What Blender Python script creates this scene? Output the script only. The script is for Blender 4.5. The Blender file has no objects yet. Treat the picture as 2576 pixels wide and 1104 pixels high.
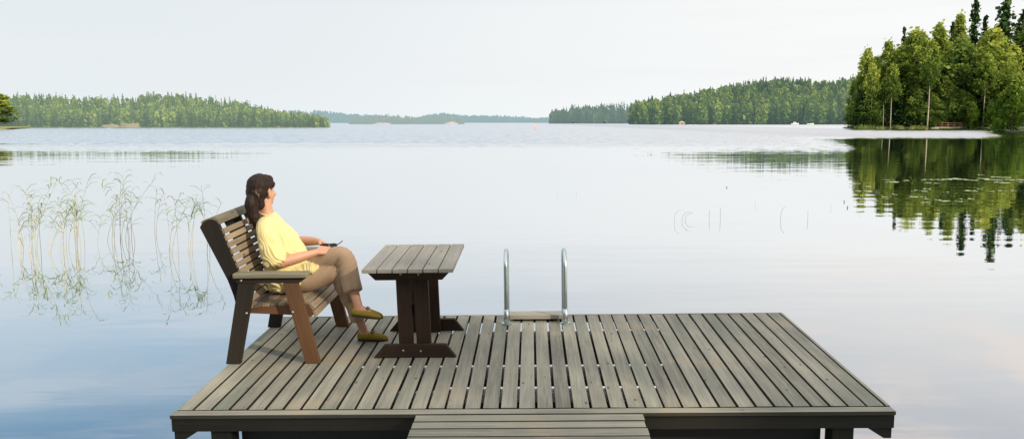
import bpy, bmesh, math, random
import numpy as np
from mathutils import Vector, Matrix, noise

random.seed(7)
rng = np.random.default_rng(11)
S = bpy.context.scene
COL = S.collection

# ------------------------------------------------------------------ camera model (world: z = 0 is the water)
F, CX, CY, HOR = 2100.0, 1288.0, 552.0, 307.0
ZC = 2.23
PITCH = math.atan((CY - HOR) / F)
FW = Vector((0, math.cos(PITCH), -math.sin(PITCH)))
UP = Vector((0, math.sin(PITCH), math.cos(PITCH)))
RT = Vector((1, 0, 0))


def at(px, py, Y):
    """point at distance Y (m) in the direction that was surveyed as (px, py) on the photograph"""
    d = FW + RT * ((px - CX) / F) - UP * ((py - CY) / F)
    return Vector((0, 0, ZC)) + d * (Y / d.y)


def on_water(px, py):
    d = FW + RT * ((px - CX) / F) - UP * ((py - CY) / F)
    return Vector((0, 0, ZC)) + d * (-ZC / d.z)


# floating dock frame: slightly tilted plane (u across, v away, h up), solved from its four corners
RD = Matrix(((0.99966658, 0.0214355, -0.01439627),
             (-0.02186798, 0.99929286, -0.03058697),
             (0.01373044, 0.03089159, 0.99942843)))
# columns of the fitted rotation are the u, v, h axes
MD = Matrix.Translation(Vector((0.10516, 4.93326, ZC - 1.74859))) @ RD.to_4x4()
DW, DL = 4.4116, 2.265


# ------------------------------------------------------------------ materials
def newmat(name):
    m = bpy.data.materials.new(name)
    m.use_nodes = True
    nt = m.node_tree
    nt.nodes.clear()
    out = nt.nodes.new('ShaderNodeOutputMaterial')
    return m, nt, out


class G:
    """tiny node helper"""

    def __init__(self, nt):
        self.nt = nt

    def n(self, typ, **kw):
        nd = self.nt.nodes.new('ShaderNode' + typ)
        for k, v in kw.items():
            if k.startswith('_'):
                setattr(nd, k[1:], v)
        for k, v in kw.items():
            if not k.startswith('_'):
                key = int(k[1:]) if k[0] == 'i' and k[1:].isdigit() else k.replace('__', ' ')
                s = nd.inputs[key]
                if isinstance(v, bpy.types.NodeSocket):
                    self.nt.links.new(v, s)
                else:
                    s.default_value = v
        return nd

    def math(self, op, a, b=None, c=None, clamp=False):
        nd = self.nt.nodes.new('ShaderNodeMath')
        nd.operation = op
        nd.use_clamp = clamp
        for i, v in enumerate((a, b, c)):
            if v is None:
                continue
            if isinstance(v, bpy.types.NodeSocket):
                self.nt.links.new(v, nd.inputs[i])
            else:
                nd.inputs[i].default_value = v
        return nd.outputs[0]

    def mix(self, fac, a, b, blend='MIX'):
        nd = self.nt.nodes.new('ShaderNodeMix')
        nd.data_type = 'RGBA'
        nd.blend_type = blend
        for i, v in ((0, fac), (6, a), (7, b)):
            if isinstance(v, bpy.types.NodeSocket):
                self.nt.links.new(v, nd.inputs[i])
            else:
                nd.inputs[i].default_value = v if i == 0 else (*v[:3], 1)
        return nd.outputs[2]

    def ramp(self, fac, stops, interp='LINEAR'):
        nd = self.nt.nodes.new('ShaderNodeValToRGB')
        cr = nd.color_ramp
        cr.interpolation = interp
        while len(cr.elements) < len(stops):
            cr.elements.new(0.5)
        for e, (p, c) in zip(cr.elements, stops):
            e.position = p
            e.color = (*c[:3], 1) if not isinstance(c, (int, float)) else (c, c, c, 1)
        self.nt.links.new(fac, nd.inputs[0])
        return nd.outputs[0]

    def smooth(self, v, a, b):
        nd = self.nt.nodes.new('ShaderNodeMapRange')
        nd.interpolation_type = 'SMOOTHSTEP'
        self.nt.links.new(v, nd.inputs[0])
        for i, x in zip((1, 2, 3, 4), (a, b, 0, 1)):
            nd.inputs[i].default_value = x
        return nd.outputs[0]


def wood_mat(name, light, dark, tint=None, knots=True, rough=0.75, bump=0.4, islevar=0.5, patch=None, screws_gap_shade=False):
    m, nt, out = newmat(name)
    g = G(nt)
    uv = g.n('UVMap').outputs[0]
    geo = g.n('NewGeometry')
    isl = geo.outputs['Random Per Island']
    mp = g.n('Mapping', Vector=uv, Scale=(2.2, 55, 1)).outputs[0]
    grain = g.n('TexNoise', Vector=mp, Scale=1.0, Detail=6.0, Roughness=0.65, Distortion=0.4).outputs[0]
    mp2 = g.n('Mapping', Vector=uv, Scale=(0.9, 9, 1)).outputs[0]
    broad = g.n('TexNoise', Vector=mp2, Scale=1.0, Detail=3.0).outputs[0]
    blot = g.n('TexNoise', Vector=g.n('TexCoord').outputs['Object'], Scale=1.7, Detail=4.0).outputs[0]
    f = g.math('ADD', g.math('MULTIPLY', grain, 0.75), g.math('MULTIPLY', broad, 0.5))
    f = g.math('ADD', f, g.math('MULTIPLY', g.math('SUBTRACT', isl, 0.5), islevar))
    f = g.math('ADD', f, g.math('MULTIPLY', g.math('SUBTRACT', blot, 0.5), 0.5))
    c = g.ramp(f, [(0.28, dark), (0.85, light)])
    if tint:
        tf = g.smooth(g.n('TexNoise', Vector=mp2, Scale=0.7, Detail=2.0).outputs[0], 0.5, 0.72)
        c = g.mix(g.math('MULTIPLY', tf, 0.55), c, tint)
    if patch:
        pf = g.smooth(blot, 0.55, 0.7)
        c = g.mix(g.math('MULTIPLY', pf, 0.5), c, patch)
    bh = grain
    if knots:
        mk = g.n('Mapping', Vector=uv, Scale=(4.6, 11.0, 1)).outputs[0]
        v = g.n('TexVoronoi', Vector=mk, Scale=1.0, Randomness=1.0)
        kn = g.math('SUBTRACT', 1.0, g.smooth(v.outputs['Distance'], 0.05, 0.13))
        sel = g.math('GREATER_THAN', g.n('SeparateColor', Color=v.outputs['Color']).outputs[0], 0.55)
        kn = g.math('MULTIPLY', kn, sel)
        c = g.mix(g.math('MULTIPLY', kn, 0.8), c, tuple(x * 0.25 for x in dark))
        # fine dark checks running along the grain
        mc = g.n('Mapping', Vector=uv, Scale=(1.6, 120, 1)).outputs[0]
        ck = g.smooth(g.n('TexNoise', Vector=mc, Scale=1.0, Detail=2.0).outputs[0], 0.66, 0.74)
        c = g.mix(g.math('MULTIPLY', ck, 0.55), c, tuple(x * 0.3 for x in dark))
    if screws_gap_shade:
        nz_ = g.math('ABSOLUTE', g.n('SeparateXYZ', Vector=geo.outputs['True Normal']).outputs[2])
        c = g.mix(g.math('MULTIPLY', g.math('LESS_THAN', nz_, 0.6), 0.85), c, (0.012, 0.011, 0.009))  # side faces darkened: shade of gaps and front edge painted into the colour
        ob = g.n('SeparateXYZ', Vector=g.n('TexCoord').outputs['Object'])
        fu = g.math('FRACT', g.math('DIVIDE', g.math('ADD', ob.outputs[0], 2.2018), (4.4116 - 0.035) / 39))
        du = g.math('MULTIPLY', g.math('SUBTRACT', g.math('ABSOLUTE', g.math('SUBTRACT', fu, 0.5)), 0.27), 0.112)
        hit = None
        for r_ in (0.072, 0.42, 0.872, 1.32, 1.773, 2.20):
            dv = g.math('SUBTRACT', ob.outputs[1], r_)
            d2 = g.math('ADD', g.math('MULTIPLY', du, du), g.math('MULTIPLY', dv, dv))
            hh = g.math('LESS_THAN', d2, 0.0042 ** 2)
            hit = hh if hit is None else g.math('MAXIMUM', hit, hh)
        c = g.mix(g.math('MULTIPLY', hit, 0.8), c, (0.03, 0.028, 0.025))
    b = g.n('Bump', Strength=bump, Distance=0.003, Height=bh)
    p = g.n('BsdfPrincipled', Base__Color=c, Roughness=rough, Normal=b.outputs[0])
    p.inputs['Specular IOR Level'].default_value = 0.25
    nt.links.new(p.outputs[0], out.inputs[0])
    return m


def simple_mat(name, col, rough=0.6, metal=0.0, var=0.15, scale=6.0, spec=0.5, sheen=0.0, sss=0.0, bump=0.0, bscale=60):
    m, nt, out = newmat(name)
    g = G(nt)
    tc = g.n('TexCoord').outputs['Object']
    nz = g.n('TexNoise', Vector=tc, Scale=scale, Detail=4.0).outputs[0]
    c = g.mix(nz, tuple(x * (1 - var) for x in col), tuple(min(1, x * (1 + var)) for x in col))
    p = g.n('BsdfPrincipled', Base__Color=c, Roughness=rough, Metallic=metal)
    p.inputs['Specular IOR Level'].default_value = spec
    if sheen:
        p.inputs['Sheen Weight'].default_value = sheen
    if sss:
        p.inputs['Subsurface Weight'].default_value = sss
        p.inputs['Subsurface Radius'].default_value = (0.02, 0.008, 0.004)
    if bump:
        b = g.n('Bump', Strength=bump, Distance=0.002,
                Height=g.n('TexNoise', Vector=tc, Scale=bscale, Detail=3.0).outputs[0])
        nt.links.new(b.outputs[0], p.inputs['Normal'])
    nt.links.new(p.outputs[0], out.inputs[0])
    return m


def leaf_mat(name, dark, mid, light, trans=0.35, haze=0.0, hazecol=(0.6, 0.72, 0.78), objvar=0.0):
    """foliage: per-vertex 'tint' picks dark to light; distant woods get a veil of pale air light"""
    m, nt, out = newmat(name)
    g = G(nt)
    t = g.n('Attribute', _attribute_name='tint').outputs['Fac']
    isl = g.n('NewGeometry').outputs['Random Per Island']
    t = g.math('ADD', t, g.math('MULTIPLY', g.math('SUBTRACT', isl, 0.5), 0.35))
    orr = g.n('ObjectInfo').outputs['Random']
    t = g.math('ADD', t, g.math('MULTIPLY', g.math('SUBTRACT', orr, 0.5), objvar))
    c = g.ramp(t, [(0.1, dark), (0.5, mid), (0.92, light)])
    d = g.n('BsdfDiffuse', Color=c)
    tr = g.n('BsdfTranslucent', Color=g.mix(0.5, c, light))
    mx = g.n('MixShader', i0=trans, i1=d.outputs[0], i2=tr.outputs[0])
    sh = mx.outputs[0]
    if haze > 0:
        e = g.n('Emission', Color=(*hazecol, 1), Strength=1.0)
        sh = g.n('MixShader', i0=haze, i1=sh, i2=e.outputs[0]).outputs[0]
    nt.links.new(sh, out.inputs[0])
    return m


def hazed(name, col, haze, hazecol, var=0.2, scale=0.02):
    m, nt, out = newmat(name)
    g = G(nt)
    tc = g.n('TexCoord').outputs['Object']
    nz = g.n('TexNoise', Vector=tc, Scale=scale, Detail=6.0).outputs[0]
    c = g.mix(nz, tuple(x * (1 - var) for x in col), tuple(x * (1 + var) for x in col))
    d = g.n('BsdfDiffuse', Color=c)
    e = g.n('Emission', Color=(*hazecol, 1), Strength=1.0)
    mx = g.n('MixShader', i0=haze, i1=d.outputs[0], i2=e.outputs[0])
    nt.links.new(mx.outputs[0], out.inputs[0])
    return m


M = {}
M['deck'] = wood_mat('weathered deck wood', (0.35, 0.332, 0.265), (0.105, 0.102, 0.083), tint=(0.15, 0.172, 0.135), patch=(0.36, 0.275, 0.185), islevar=0.32, screws_gap_shade=True)
M['fascia'] = wood_mat('near black timber', (0.026, 0.025, 0.020), (0.010, 0.0095, 0.008), knots=False)  # near-black all over, shared by fascia, beams, posts and stringers
M['bench_slat'] = wood_mat('grey brown bench slats', (0.30, 0.235, 0.16), (0.10, 0.075, 0.05), islevar=0.5)
M['bench_frame'] = wood_mat('dark stained bench timber', (0.028, 0.022, 0.016), (0.009, 0.0075, 0.006), knots=False)
M['bench_arm'] = wood_mat('weathered armrest', (0.23, 0.21, 0.145), (0.09, 0.08, 0.056))
M['bench_leg'] = wood_mat('reddish stained leg', (0.125, 0.062, 0.030), (0.045, 0.024, 0.013), knots=False)
M['table_top'] = wood_mat('silver grey tabletop planks', (0.38, 0.36, 0.315), (0.21, 0.195, 0.165), islevar=0.25)
M['table_leg'] = wood_mat('red brown stained table timber', (0.044, 0.025, 0.016), (0.016, 0.010, 0.008), knots=False)
M['float'] = simple_mat('black dock float', (0.008, 0.008, 0.008), 0.7)
M['joist'] = simple_mat('pale joist tops', (0.62, 0.64, 0.63), 0.8)
M['steel'] = simple_mat('galvanised steel tube', (0.50, 0.57, 0.58), 0.42, 1.0, var=0.08)
M['bolt'] = simple_mat('bolt steel', (0.4, 0.4, 0.38), 0.45, 0.9)
M['skin'] = simple_mat('skin', (0.52, 0.27, 0.175), 0.5, sss=0.12, var=0.1, scale=14)
M['hair'] = simple_mat('dark brown hair', (0.020, 0.011, 0.008), 0.6, var=0.5, scale=40, spec=0.2, bump=0.8, bscale=90)
M['scrunchie'] = simple_mat('brown hair tie', (0.10, 0.065, 0.06), 0.7)
M['shirt'] = simple_mat('yellow cotton', (0.66, 0.565, 0.27), 0.85, var=0.08, scale=9, spec=0.15, sheen=0.2, bump=0.15, bscale=300)
M['trouser'] = simple_mat('tan linen', (0.34, 0.235, 0.155), 0.85, var=0.14, scale=11, spec=0.15, sheen=0.15, bump=0.2, bscale=260)
M['shoe'] = simple_mat('mustard suede', (0.25, 0.185, 0.03), 0.85, var=0.2, scale=25, spec=0.2)
M['sole'] = simple_mat('dark rubber sole', (0.03, 0.022, 0.015), 0.8)
M['lens'] = simple_mat('black plastic', (0.01, 0.01, 0.011), 0.25)
M['eye'] = simple_mat('eye', (0.12, 0.09, 0.07), 0.2)
M['lip'] = simple_mat('lip', (0.42, 0.16, 0.13), 0.5)
M['bark_birch'] = simple_mat('white birch bark', (0.40, 0.34, 0.26), 0.9, var=0.35, scale=1.2)
M['bark'] = simple_mat('brown bark', (0.12, 0.085, 0.06), 0.9, var=0.4, scale=1.5)
M['birch_leaf'] = leaf_mat('birch foliage', (0.034, 0.074, 0.018), (0.15, 0.235, 0.04), (0.43, 0.47, 0.095), objvar=0.3)
M['aspen_leaf'] = leaf_mat('aspen foliage', (0.028, 0.066, 0.018), (0.11, 0.195, 0.04), (0.32, 0.39, 0.08), objvar=0.3)
M['spruce_leaf'] = leaf_mat('spruce needles', (0.010, 0.029, 0.013), (0.038, 0.080, 0.028), (0.11, 0.17, 0.045), trans=0.15, objvar=0.3)
M['bush_leaf'] = leaf_mat('alder foliage', (0.014, 0.040, 0.008), (0.070, 0.135, 0.018), (0.20, 0.28, 0.04))
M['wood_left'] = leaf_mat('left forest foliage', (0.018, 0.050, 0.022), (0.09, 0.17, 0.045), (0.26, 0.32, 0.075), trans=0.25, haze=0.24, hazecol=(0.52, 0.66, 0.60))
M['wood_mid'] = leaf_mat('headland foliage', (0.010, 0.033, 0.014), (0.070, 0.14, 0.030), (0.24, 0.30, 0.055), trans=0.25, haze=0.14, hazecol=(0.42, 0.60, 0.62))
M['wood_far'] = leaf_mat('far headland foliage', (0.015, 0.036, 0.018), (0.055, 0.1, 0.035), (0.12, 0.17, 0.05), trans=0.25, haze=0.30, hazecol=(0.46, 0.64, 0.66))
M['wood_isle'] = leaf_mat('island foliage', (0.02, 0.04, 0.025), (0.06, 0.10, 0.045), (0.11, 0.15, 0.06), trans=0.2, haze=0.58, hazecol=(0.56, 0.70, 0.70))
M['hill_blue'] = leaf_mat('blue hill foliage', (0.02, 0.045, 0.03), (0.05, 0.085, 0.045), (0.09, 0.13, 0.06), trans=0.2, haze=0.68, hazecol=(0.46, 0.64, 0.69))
M['land'] = simple_mat('forest floor', (0.045, 0.055, 0.022), 0.95, var=0.5, scale=0.3)
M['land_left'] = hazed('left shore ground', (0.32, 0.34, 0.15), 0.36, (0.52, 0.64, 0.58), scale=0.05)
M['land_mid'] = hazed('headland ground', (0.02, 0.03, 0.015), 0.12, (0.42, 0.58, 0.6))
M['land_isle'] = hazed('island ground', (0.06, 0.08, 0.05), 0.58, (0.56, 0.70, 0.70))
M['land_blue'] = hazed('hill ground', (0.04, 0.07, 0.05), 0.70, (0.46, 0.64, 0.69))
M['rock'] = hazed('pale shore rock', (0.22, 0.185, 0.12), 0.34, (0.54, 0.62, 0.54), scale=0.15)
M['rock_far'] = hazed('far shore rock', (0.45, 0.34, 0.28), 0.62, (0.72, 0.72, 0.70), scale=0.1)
M['reed'] = leaf_mat('reed leaves', (0.10, 0.17, 0.045), (0.20, 0.29, 0.08), (0.34, 0.41, 0.14), trans=0.4)
M['reed_stem'] = leaf_mat('reed stems', (0.24, 0.27, 0.12), (0.42, 0.40, 0.23), (0.62, 0.54, 0.38), trans=0.1)
M['rush'] = simple_mat('dry rush stem', (0.42, 0.42, 0.36), 0.8)
M['shore_reed'] = leaf_mat('shore reeds', (0.05, 0.08, 0.02), (0.13, 0.18, 0.05), (0.28, 0.29, 0.09), trans=0.3)
M['pad'] = simple_mat('lily pad', (0.40, 0.45, 0.23), 0.35, var=0.25, scale=5, spec=0.6)
M['bud'] = simple_mat('lily bud', (0.03, 0.035, 0.02), 0.6)
M['buoy'] = simple_mat('red buoy paint', (0.75, 0.32, 0.25), 0.5)
M['boat_white'] = simple_mat('white boat paint', (0.78, 0.78, 0.75), 0.5)
M['hut'] = simple_mat('ochre boards', (0.36, 0.25, 0.14), 0.8)
M['hut_roof'] = simple_mat('pale roof', (0.5, 0.42, 0.32), 0.7)
M['glass_dark'] = simple_mat('dark window', (0.02, 0.025, 0.03), 0.15)
M['jetty'] = wood_mat('brown jetty timber', (0.26, 0.15, 0.07), (0.12, 0.065, 0.03), knots=False)
M['jetty_pale'] = wood_mat('pale jetty boards', (0.36, 0.33, 0.24), (0.22, 0.2, 0.14), knots=False)


# ------------------------------------------------------------------ object helpers
def tag(o, label=None, cat=None, group=None, kind=None):
    if label:
        o['label'] = label
    if cat:
        o['category'] = cat
    if group:
        o['group'] = group
    if kind:
        o['kind'] = kind
    return o


def empty(name, mat, label, cat, group=None):
    o = bpy.data.objects.new(name, None)
    o.empty_display_size = 0.1
    COL.objects.link(o)
    o.matrix_world = mat
    tag(o, label, cat, group)
    return o


def link(name, me, mat, parent=None, bevel=0, smooth=False):
    o = bpy.data.objects.new(name, me)
    COL.objects.link(o)
    if mat is not None and not me.materials:
        me.materials.append(mat)
    if parent is not None:
        o.parent = parent
    if bevel:
        b = o.modifiers.new('edge', 'BEVEL')
        b.width = bevel
        b.segments = 2
        b.limit_method = 'ANGLE'
    if smooth:
        me.polygons.foreach_set('use_smooth', [True] * len(me.polygons))
    return o


class Wood:
    """collects boards; each board gets UVs running along its grain"""

    def __init__(self):
        self.bm = bmesh.new()
        self.uv = self.bm.loops.layers.uv.new('UVMap')

    def _uv(self, faces, gdir):
        gdir = Vector(gdir).normalized()
        r1, r2 = random.uniform(0, 50), random.uniform(0, 50)
        for f in faces:
            f.normal_update()
            w = f.normal.cross(gdir)
            if w.length < 0.2:
                w = gdir.orthogonal()
                a = f.normal.cross(w)
            else:
                a = gdir
            w.normalize()
            for l in f.loops:
                l[self.uv].uv = (l.vert.co.dot(a) + r1, l.vert.co.dot(w) + r2)

    def box(self, a, b, gdir=None, warp=0.0):
        (x0, y0, z0), (x1, y1, z1) = a, b
        j = lambda: random.uniform(-warp, warp)
        vs = [self.bm.verts.new((x + j() * 0.5, y, z + j())) for x in (x0, x1) for y in (y0, y1) for z in (z0, z1)]
        idx = [(0, 1, 3, 2), (4, 6, 7, 5), (0, 4, 5, 1), (2, 3, 7, 6), (0, 2, 6, 4), (1, 5, 7, 3)]
        fs = [self.bm.faces.new([vs[i] for i in q]) for q in idx]
        if gdir is None:
            d = [abs(x1 - x0), abs(y1 - y0), abs(z1 - z0)]
            k = d.index(max(d))
            gdir = [0, 0, 0]
            gdir[k] = 1
        self._uv(fs, gdir)
        return self

    def prism(self, prof, v0, v1, gdir):
        """profile in (u, h), extruded along v"""
        area = sum(prof[i][0] * prof[(i + 1) % len(prof)][1] - prof[(i + 1) % len(prof)][0] * prof[i][1] for i in range(len(prof)))
        if area < 0:
            prof = prof[::-1]
        A = [self.bm.verts.new((p[0], v0, p[1])) for p in prof]
        B = [self.bm.verts.new((p[0], v1, p[1])) for p in prof]
        n = len(prof)
        fs = [self.bm.faces.new(A), self.bm.faces.new(B[::-1])]
        for i in range(n):
            k = (i + 1) % n
            fs.append(self.bm.faces.new((A[k], A[i], B[i], B[k])))
        self._uv(fs, gdir)
        return self

    def prism_u(self, prof, u0, u1, gdir):
        """profile in (v, h), extruded along u"""
        A = [self.bm.verts.new((u0, p[0], p[1])) for p in prof]
        B = [self.bm.verts.new((u1, p[0], p[1])) for p in prof]
        n = len(prof)
        fs = [self.bm.faces.new(A), self.bm.faces.new(B[::-1])]
        for i in range(n):
            k = (i + 1) % n
            fs.append(self.bm.faces.new((A[k], A[i], B[i], B[k])))
        bmesh.ops.recalc_face_normals(self.bm, faces=fs)
        self._uv(fs, gdir)
        return self

    def build(self, name, mat, parent, off=(0, 0, 0), bevel=0.003):
        me = bpy.data.meshes.new(name)
        bmesh.ops.translate(self.bm, verts=self.bm.verts, vec=-Vector(off))
        self.bm.to_mesh(me)
        self.bm.free()
        return link(name, me, mat, parent, bevel)


def tube_mesh(bm, pts, rad, seg=12, cap=True):
    pts = [Vector(p) for p in pts]
    if not isinstance(rad, (list, tuple)):
        rad = [rad] * len(pts)
    rings = []
    n0 = None
    for i, p in enumerate(pts):
        t = (pts[min(i + 1, len(pts) - 1)] - pts[max(i - 1, 0)]).normalized()
        if n0 is None:
            n0 = t.orthogonal().normalized()
        n0 = (n0 - t * n0.dot(t)).normalized()
        b = t.cross(n0)
        r = rad[i]
        rings.append([bm.verts.new(p + (n0 * math.cos(a) + b * math.sin(a)) * r) for a in
                      [2 * math.pi * k / seg for k in range(seg)]])
    for A, B in zip(rings, rings[1:]):
        for k in range(seg):
            bm.faces.new((A[k], A[(k + 1) % seg], B[(k + 1) % seg], B[k]))
    if cap:
        bm.faces.new(rings[0][::-1])
        bm.faces.new(rings[-1])
    return bm


def bm_obj(name, bm, mat, parent=None, off=(0, 0, 0), bevel=0, smooth=True):
    me = bpy.data.meshes.new(name)
    bmesh.ops.translate(bm, verts=bm.verts, vec=-Vector(off))
    bm.to_mesh(me)
    bm.free()
    return link(name, me, mat, parent, bevel, smooth)


def np_mesh(name, verts, faces_n, mat, tint=None, tri=False):
    """verts (N,3) already ordered so that each face takes consecutive vertices"""
    k = 3 if tri else 4
    nf = len(verts) // k
    me = bpy.data.meshes.new(name)
    me.vertices.add(len(verts))
    me.vertices.foreach_set('co', np.asarray(verts, dtype=np.float32).ravel())
    me.loops.add(nf * k)
    me.loops.foreach_set('vertex_index', np.arange(nf * k, dtype=np.int32))
    me.polygons.add(nf)
    me.polygons.foreach_set('loop_start', np.arange(0, nf * k, k, dtype=np.int32))
    me.polygons.foreach_set('loop_total', np.full(nf, k, dtype=np.int32))
    me.update()
    me.validate()
    if tint is not None:
        a = me.attributes.new('tint', 'FLOAT', 'POINT')
        a.data.foreach_set('value', np.repeat(np.asarray(tint, dtype=np.float32), k))
    me.materials.append(mat)
    return me


# ------------------------------------------------------------------ world, sun
SUN_AZ_DIR = Vector((0.76, -0.65, 0)).normalized()   # horizontal direction towards the sun
SUN_EL = math.radians(23)
W = bpy.data.worlds.new('World')
S.world = W
W.use_nodes = True
nt = W.node_tree
nt.nodes.clear()
g = G(nt)
wo = nt.nodes.new('ShaderNodeOutputWorld')
sky = nt.nodes.new('ShaderNodeTexSky')
sky.sky_type = 'NISHITA'
sky.sun_disc = False
sky.sun_elevation = SUN_EL
sky.sun_rotation = math.atan2(SUN_AZ_DIR.x, SUN_AZ_DIR.y)
sky.air_density = 1.0
sky.dust_density = 3.0
sky.ozone_density = 1.0
dirn = g.n('TexCoord').outputs['Generated']
sx = g.n('SeparateXYZ', Vector=dirn)
el = g.math('MAXIMUM', sx.outputs[2], 0.0)
xx = sx.outputs[0]
# haze veil: white at the horizon, thinning with height, thicker to the right (sun side)
right = g.smooth(xx, -0.45, 0.45)
veil = g.ramp(el, [(0.0, 1.0), (0.14, 0.97), (0.30, 0.80), (0.55, 0.85), (1.0, 0.85)])
vcol_l = g.ramp(el, [(0.0, (8.2, 8.8, 9.0)), (0.05, (8.1, 8.6, 8.85)), (0.13, (8.0, 8.5, 8.8)), (0.24, (5.2, 6.7, 8.0)), (0.33, (2.0, 3.9, 5.9)), (0.46, (9.5, 10.5, 11.5)), (0.7, (17, 17, 16.8))])
vcol_r = g.ramp(el, [(0.0, (9.5, 9.7, 9.7)), (0.13, (9.7, 9.8, 9.75)), (0.22, (8.8, 8.65, 8.5)), (0.33, (7.2, 7.35, 7.7)), (0.46, (10.5, 10.8, 11.2)), (0.7, (17, 17, 16.8))])
vcol = g.mix(right, vcol_l, vcol_r)
cm = g.n('Mapping', Vector=dirn, Scale=(1.4, 1.4, 5.5)).outputs[0]
cl = g.n('TexNoise', Vector=cm, Scale=2.6, Detail=7.0, Roughness=0.55, Distortion=0.3).outputs[0]
clm = g.math('MULTIPLY', g.smooth(cl, 0.45, 0.64), g.smooth(el, 0.10, 0.28))
clm = g.math('MULTIPLY', clm, g.math('ADD', 0.10, g.math('MULTIPLY', right, 0.9)))
vcol = g.mix(clm, vcol, (10.2, 9.1, 8.3))
# faint streaks of lavender cloud low in the sky on the left
st = g.n('TexNoise', Vector=g.n('Mapping', Vector=dirn, Scale=(1.0, 1.0, 14)).outputs[0], Scale=2.2, Detail=5.0).outputs[0]
vcol = g.mix(g.math('MULTIPLY', g.smooth(st, 0.48, 0.7), 0.35), vcol, (8.6, 8.7, 8.9))
skyc = g.mix(veil, sky.outputs[0], vcol)
bg = g.n('Background', Color=skyc, Strength=0.1)
nt.links.new(bg.outputs[0], wo.inputs[0])

sl = bpy.data.lights.new('sun', 'SUN')
sl.energy = 4.4
sl.angle = math.radians(1.2)
sl.color = (1.0, 0.86, 0.66)
so = bpy.data.objects.new('sun', sl)
COL.objects.link(so)
sd = Vector((SUN_AZ_DIR.x * math.cos(SUN_EL), SUN_AZ_DIR.y * math.cos(SUN_EL), math.sin(SUN_EL)))
so.rotation_euler = (-sd).to_track_quat('-Z', 'Y').to_euler()
so.location = (30, -15, 30)

cam = bpy.data.cameras.new('camera')
cam.sensor_width = 36
cam.lens = 36 * F / 2576
cam.clip_end = 20000
cam.clip_start = 0.05
co = bpy.data.objects.new('camera', cam)
COL.objects.link(co)
co.location = (0, 0, ZC)
co.rotation_euler = (math.pi / 2 - PITCH, 0, 0)
S.camera = co

# ------------------------------------------------------------------ water
m, nt, out = newmat('lake water')
g = G(nt)
pos = g.n('NewGeometry').outputs['Position']
sp = g.n('SeparateXYZ', Vector=pos)
X, Y = sp.outputs[0], sp.outputs[1]
wob = g.n('TexNoise', Vector=g.n('Mapping', Vector=pos, Scale=(0.012, 0.05, 1)).outputs[0], Scale=1.0, Detail=4.0).outputs[0]
wob = g.math('MULTIPLY', g.math('SUBTRACT', wob, 0.5), 22.0)
edge = g.math('ADD', 66.0, g.math('MULTIPLY', g.smooth(X, 26, 44), 46.0))
dd = g.math('SUBTRACT', g.math('ADD', Y, wob), edge)
ruff = g.smooth(dd, -9.0, 24.0)
# a calm slick lying across the ruffled water on the left
s1 = g.math('SUBTRACT', 1.0, g.smooth(g.math('ABSOLUTE', g.math('SUBTRACT', Y, g.math('ADD', 86.0, g.math('MULTIPLY', X, 0.02)))), 0.8, 3.2))
s1 = g.math('MULTIPLY', s1, g.math('SUBTRACT', 1.0, g.smooth(X, -45, 5)))
ruff = g.math('MULTIPLY', ruff, g.math('SUBTRACT', 1.0, g.math('MULTIPLY', s1, 0.9)))
lee = g.smooth(g.math('DIVIDE', X, g.math('MAXIMUM', Y, 1.0)), 0.555, 0.60)
lee2 = g.math('MULTIPLY', g.smooth(X, 95, 112), g.smooth(Y, 215, 245))
ruff = g.math('MULTIPLY', ruff, g.math('MULTIPLY', g.math('SUBTRACT', 1.0, g.math('MULTIPLY', lee, 0.85)), g.math('SUBTRACT', 1.0, g.math('MULTIPLY', lee2, 0.6))))
rip = g.n('TexNoise', Vector=g.n('Mapping', Vector=pos, Scale=(0.45, 1.6, 1)).outputs[0], Scale=1.0, Detail=3.0, Roughness=0.45).outputs[0]
swell = g.n('TexNoise', Vector=g.n('Mapping', Vector=pos, Scale=(0.10, 0.42, 1)).outputs[0], Scale=1.0, Detail=2.0).outputs[0]
hgt = g.math('ADD', g.math('MULTIPLY', rip, 0.010), g.math('MULTIPLY', swell, 0.045))
b1 = g.n('Bump', Strength=0.28, Distance=1.0, Height=hgt)
chop = g.n('TexNoise', Vector=g.n('Mapping', Vector=pos, Scale=(1.2, 3.0, 1)).outputs[0], Scale=1.0, Detail=4.0).outputs[0]
chc = g.n('TexNoise', Vector=g.n('Mapping', Vector=pos, Scale=(1.1, 2.6, 1)).outputs[0], Scale=1.0, Detail=3.0).outputs['Color']
vs_ = g.n('VectorMath', _operation='SUBTRACT', i0=chc, i1=(0.5, 0.5, 0.5))
vm_ = g.n('VectorMath', _operation='MULTIPLY', i0=vs_.outputs[0], i1=(0.8, 1.0, 0.0))
vsc = g.n('VectorMath', _operation='SCALE', i0=vm_.outputs[0])
nt.links.new(g.math('ADD', 0.012, g.math('MULTIPLY', ruff, 0.42)), vsc.inputs['Scale'])
vb_ = g.n('CombineXYZ', X=0.0, Y=g.math('MULTIPLY', ruff, g.math('ADD', -0.085, g.math('MULTIPLY', g.smooth(X, 34, 70), -0.12))), Z=0.0)   # wind-roughened facets that face this shore
vc_ = g.n('VectorMath', _operation='ADD', i0=vsc.outputs[0], i1=vb_.outputs[0])
va_ = g.n('VectorMath', _operation='ADD', i0=b1.outputs[0], i1=vc_.outputs[0])
b2 = g.n('VectorMath', _operation='NORMALIZE', i0=va_.outputs[0])
rgh = g.math('ADD', 0.012, g.math('MULTIPLY', ruff, 0.05))
lw = g.n('LayerWeight', Blend=0.5).outputs['Facing']
refl = g.ramp(lw, [(0.0, 0.25), (0.5, 0.55), (0.72, 0.86), (0.9, 0.95), (1.0, 0.98)])
gl = g.n('BsdfGlossy', Color=(0.97, 0.98, 0.99, 1), Roughness=rgh, Normal=b2.outputs[0])
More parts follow.
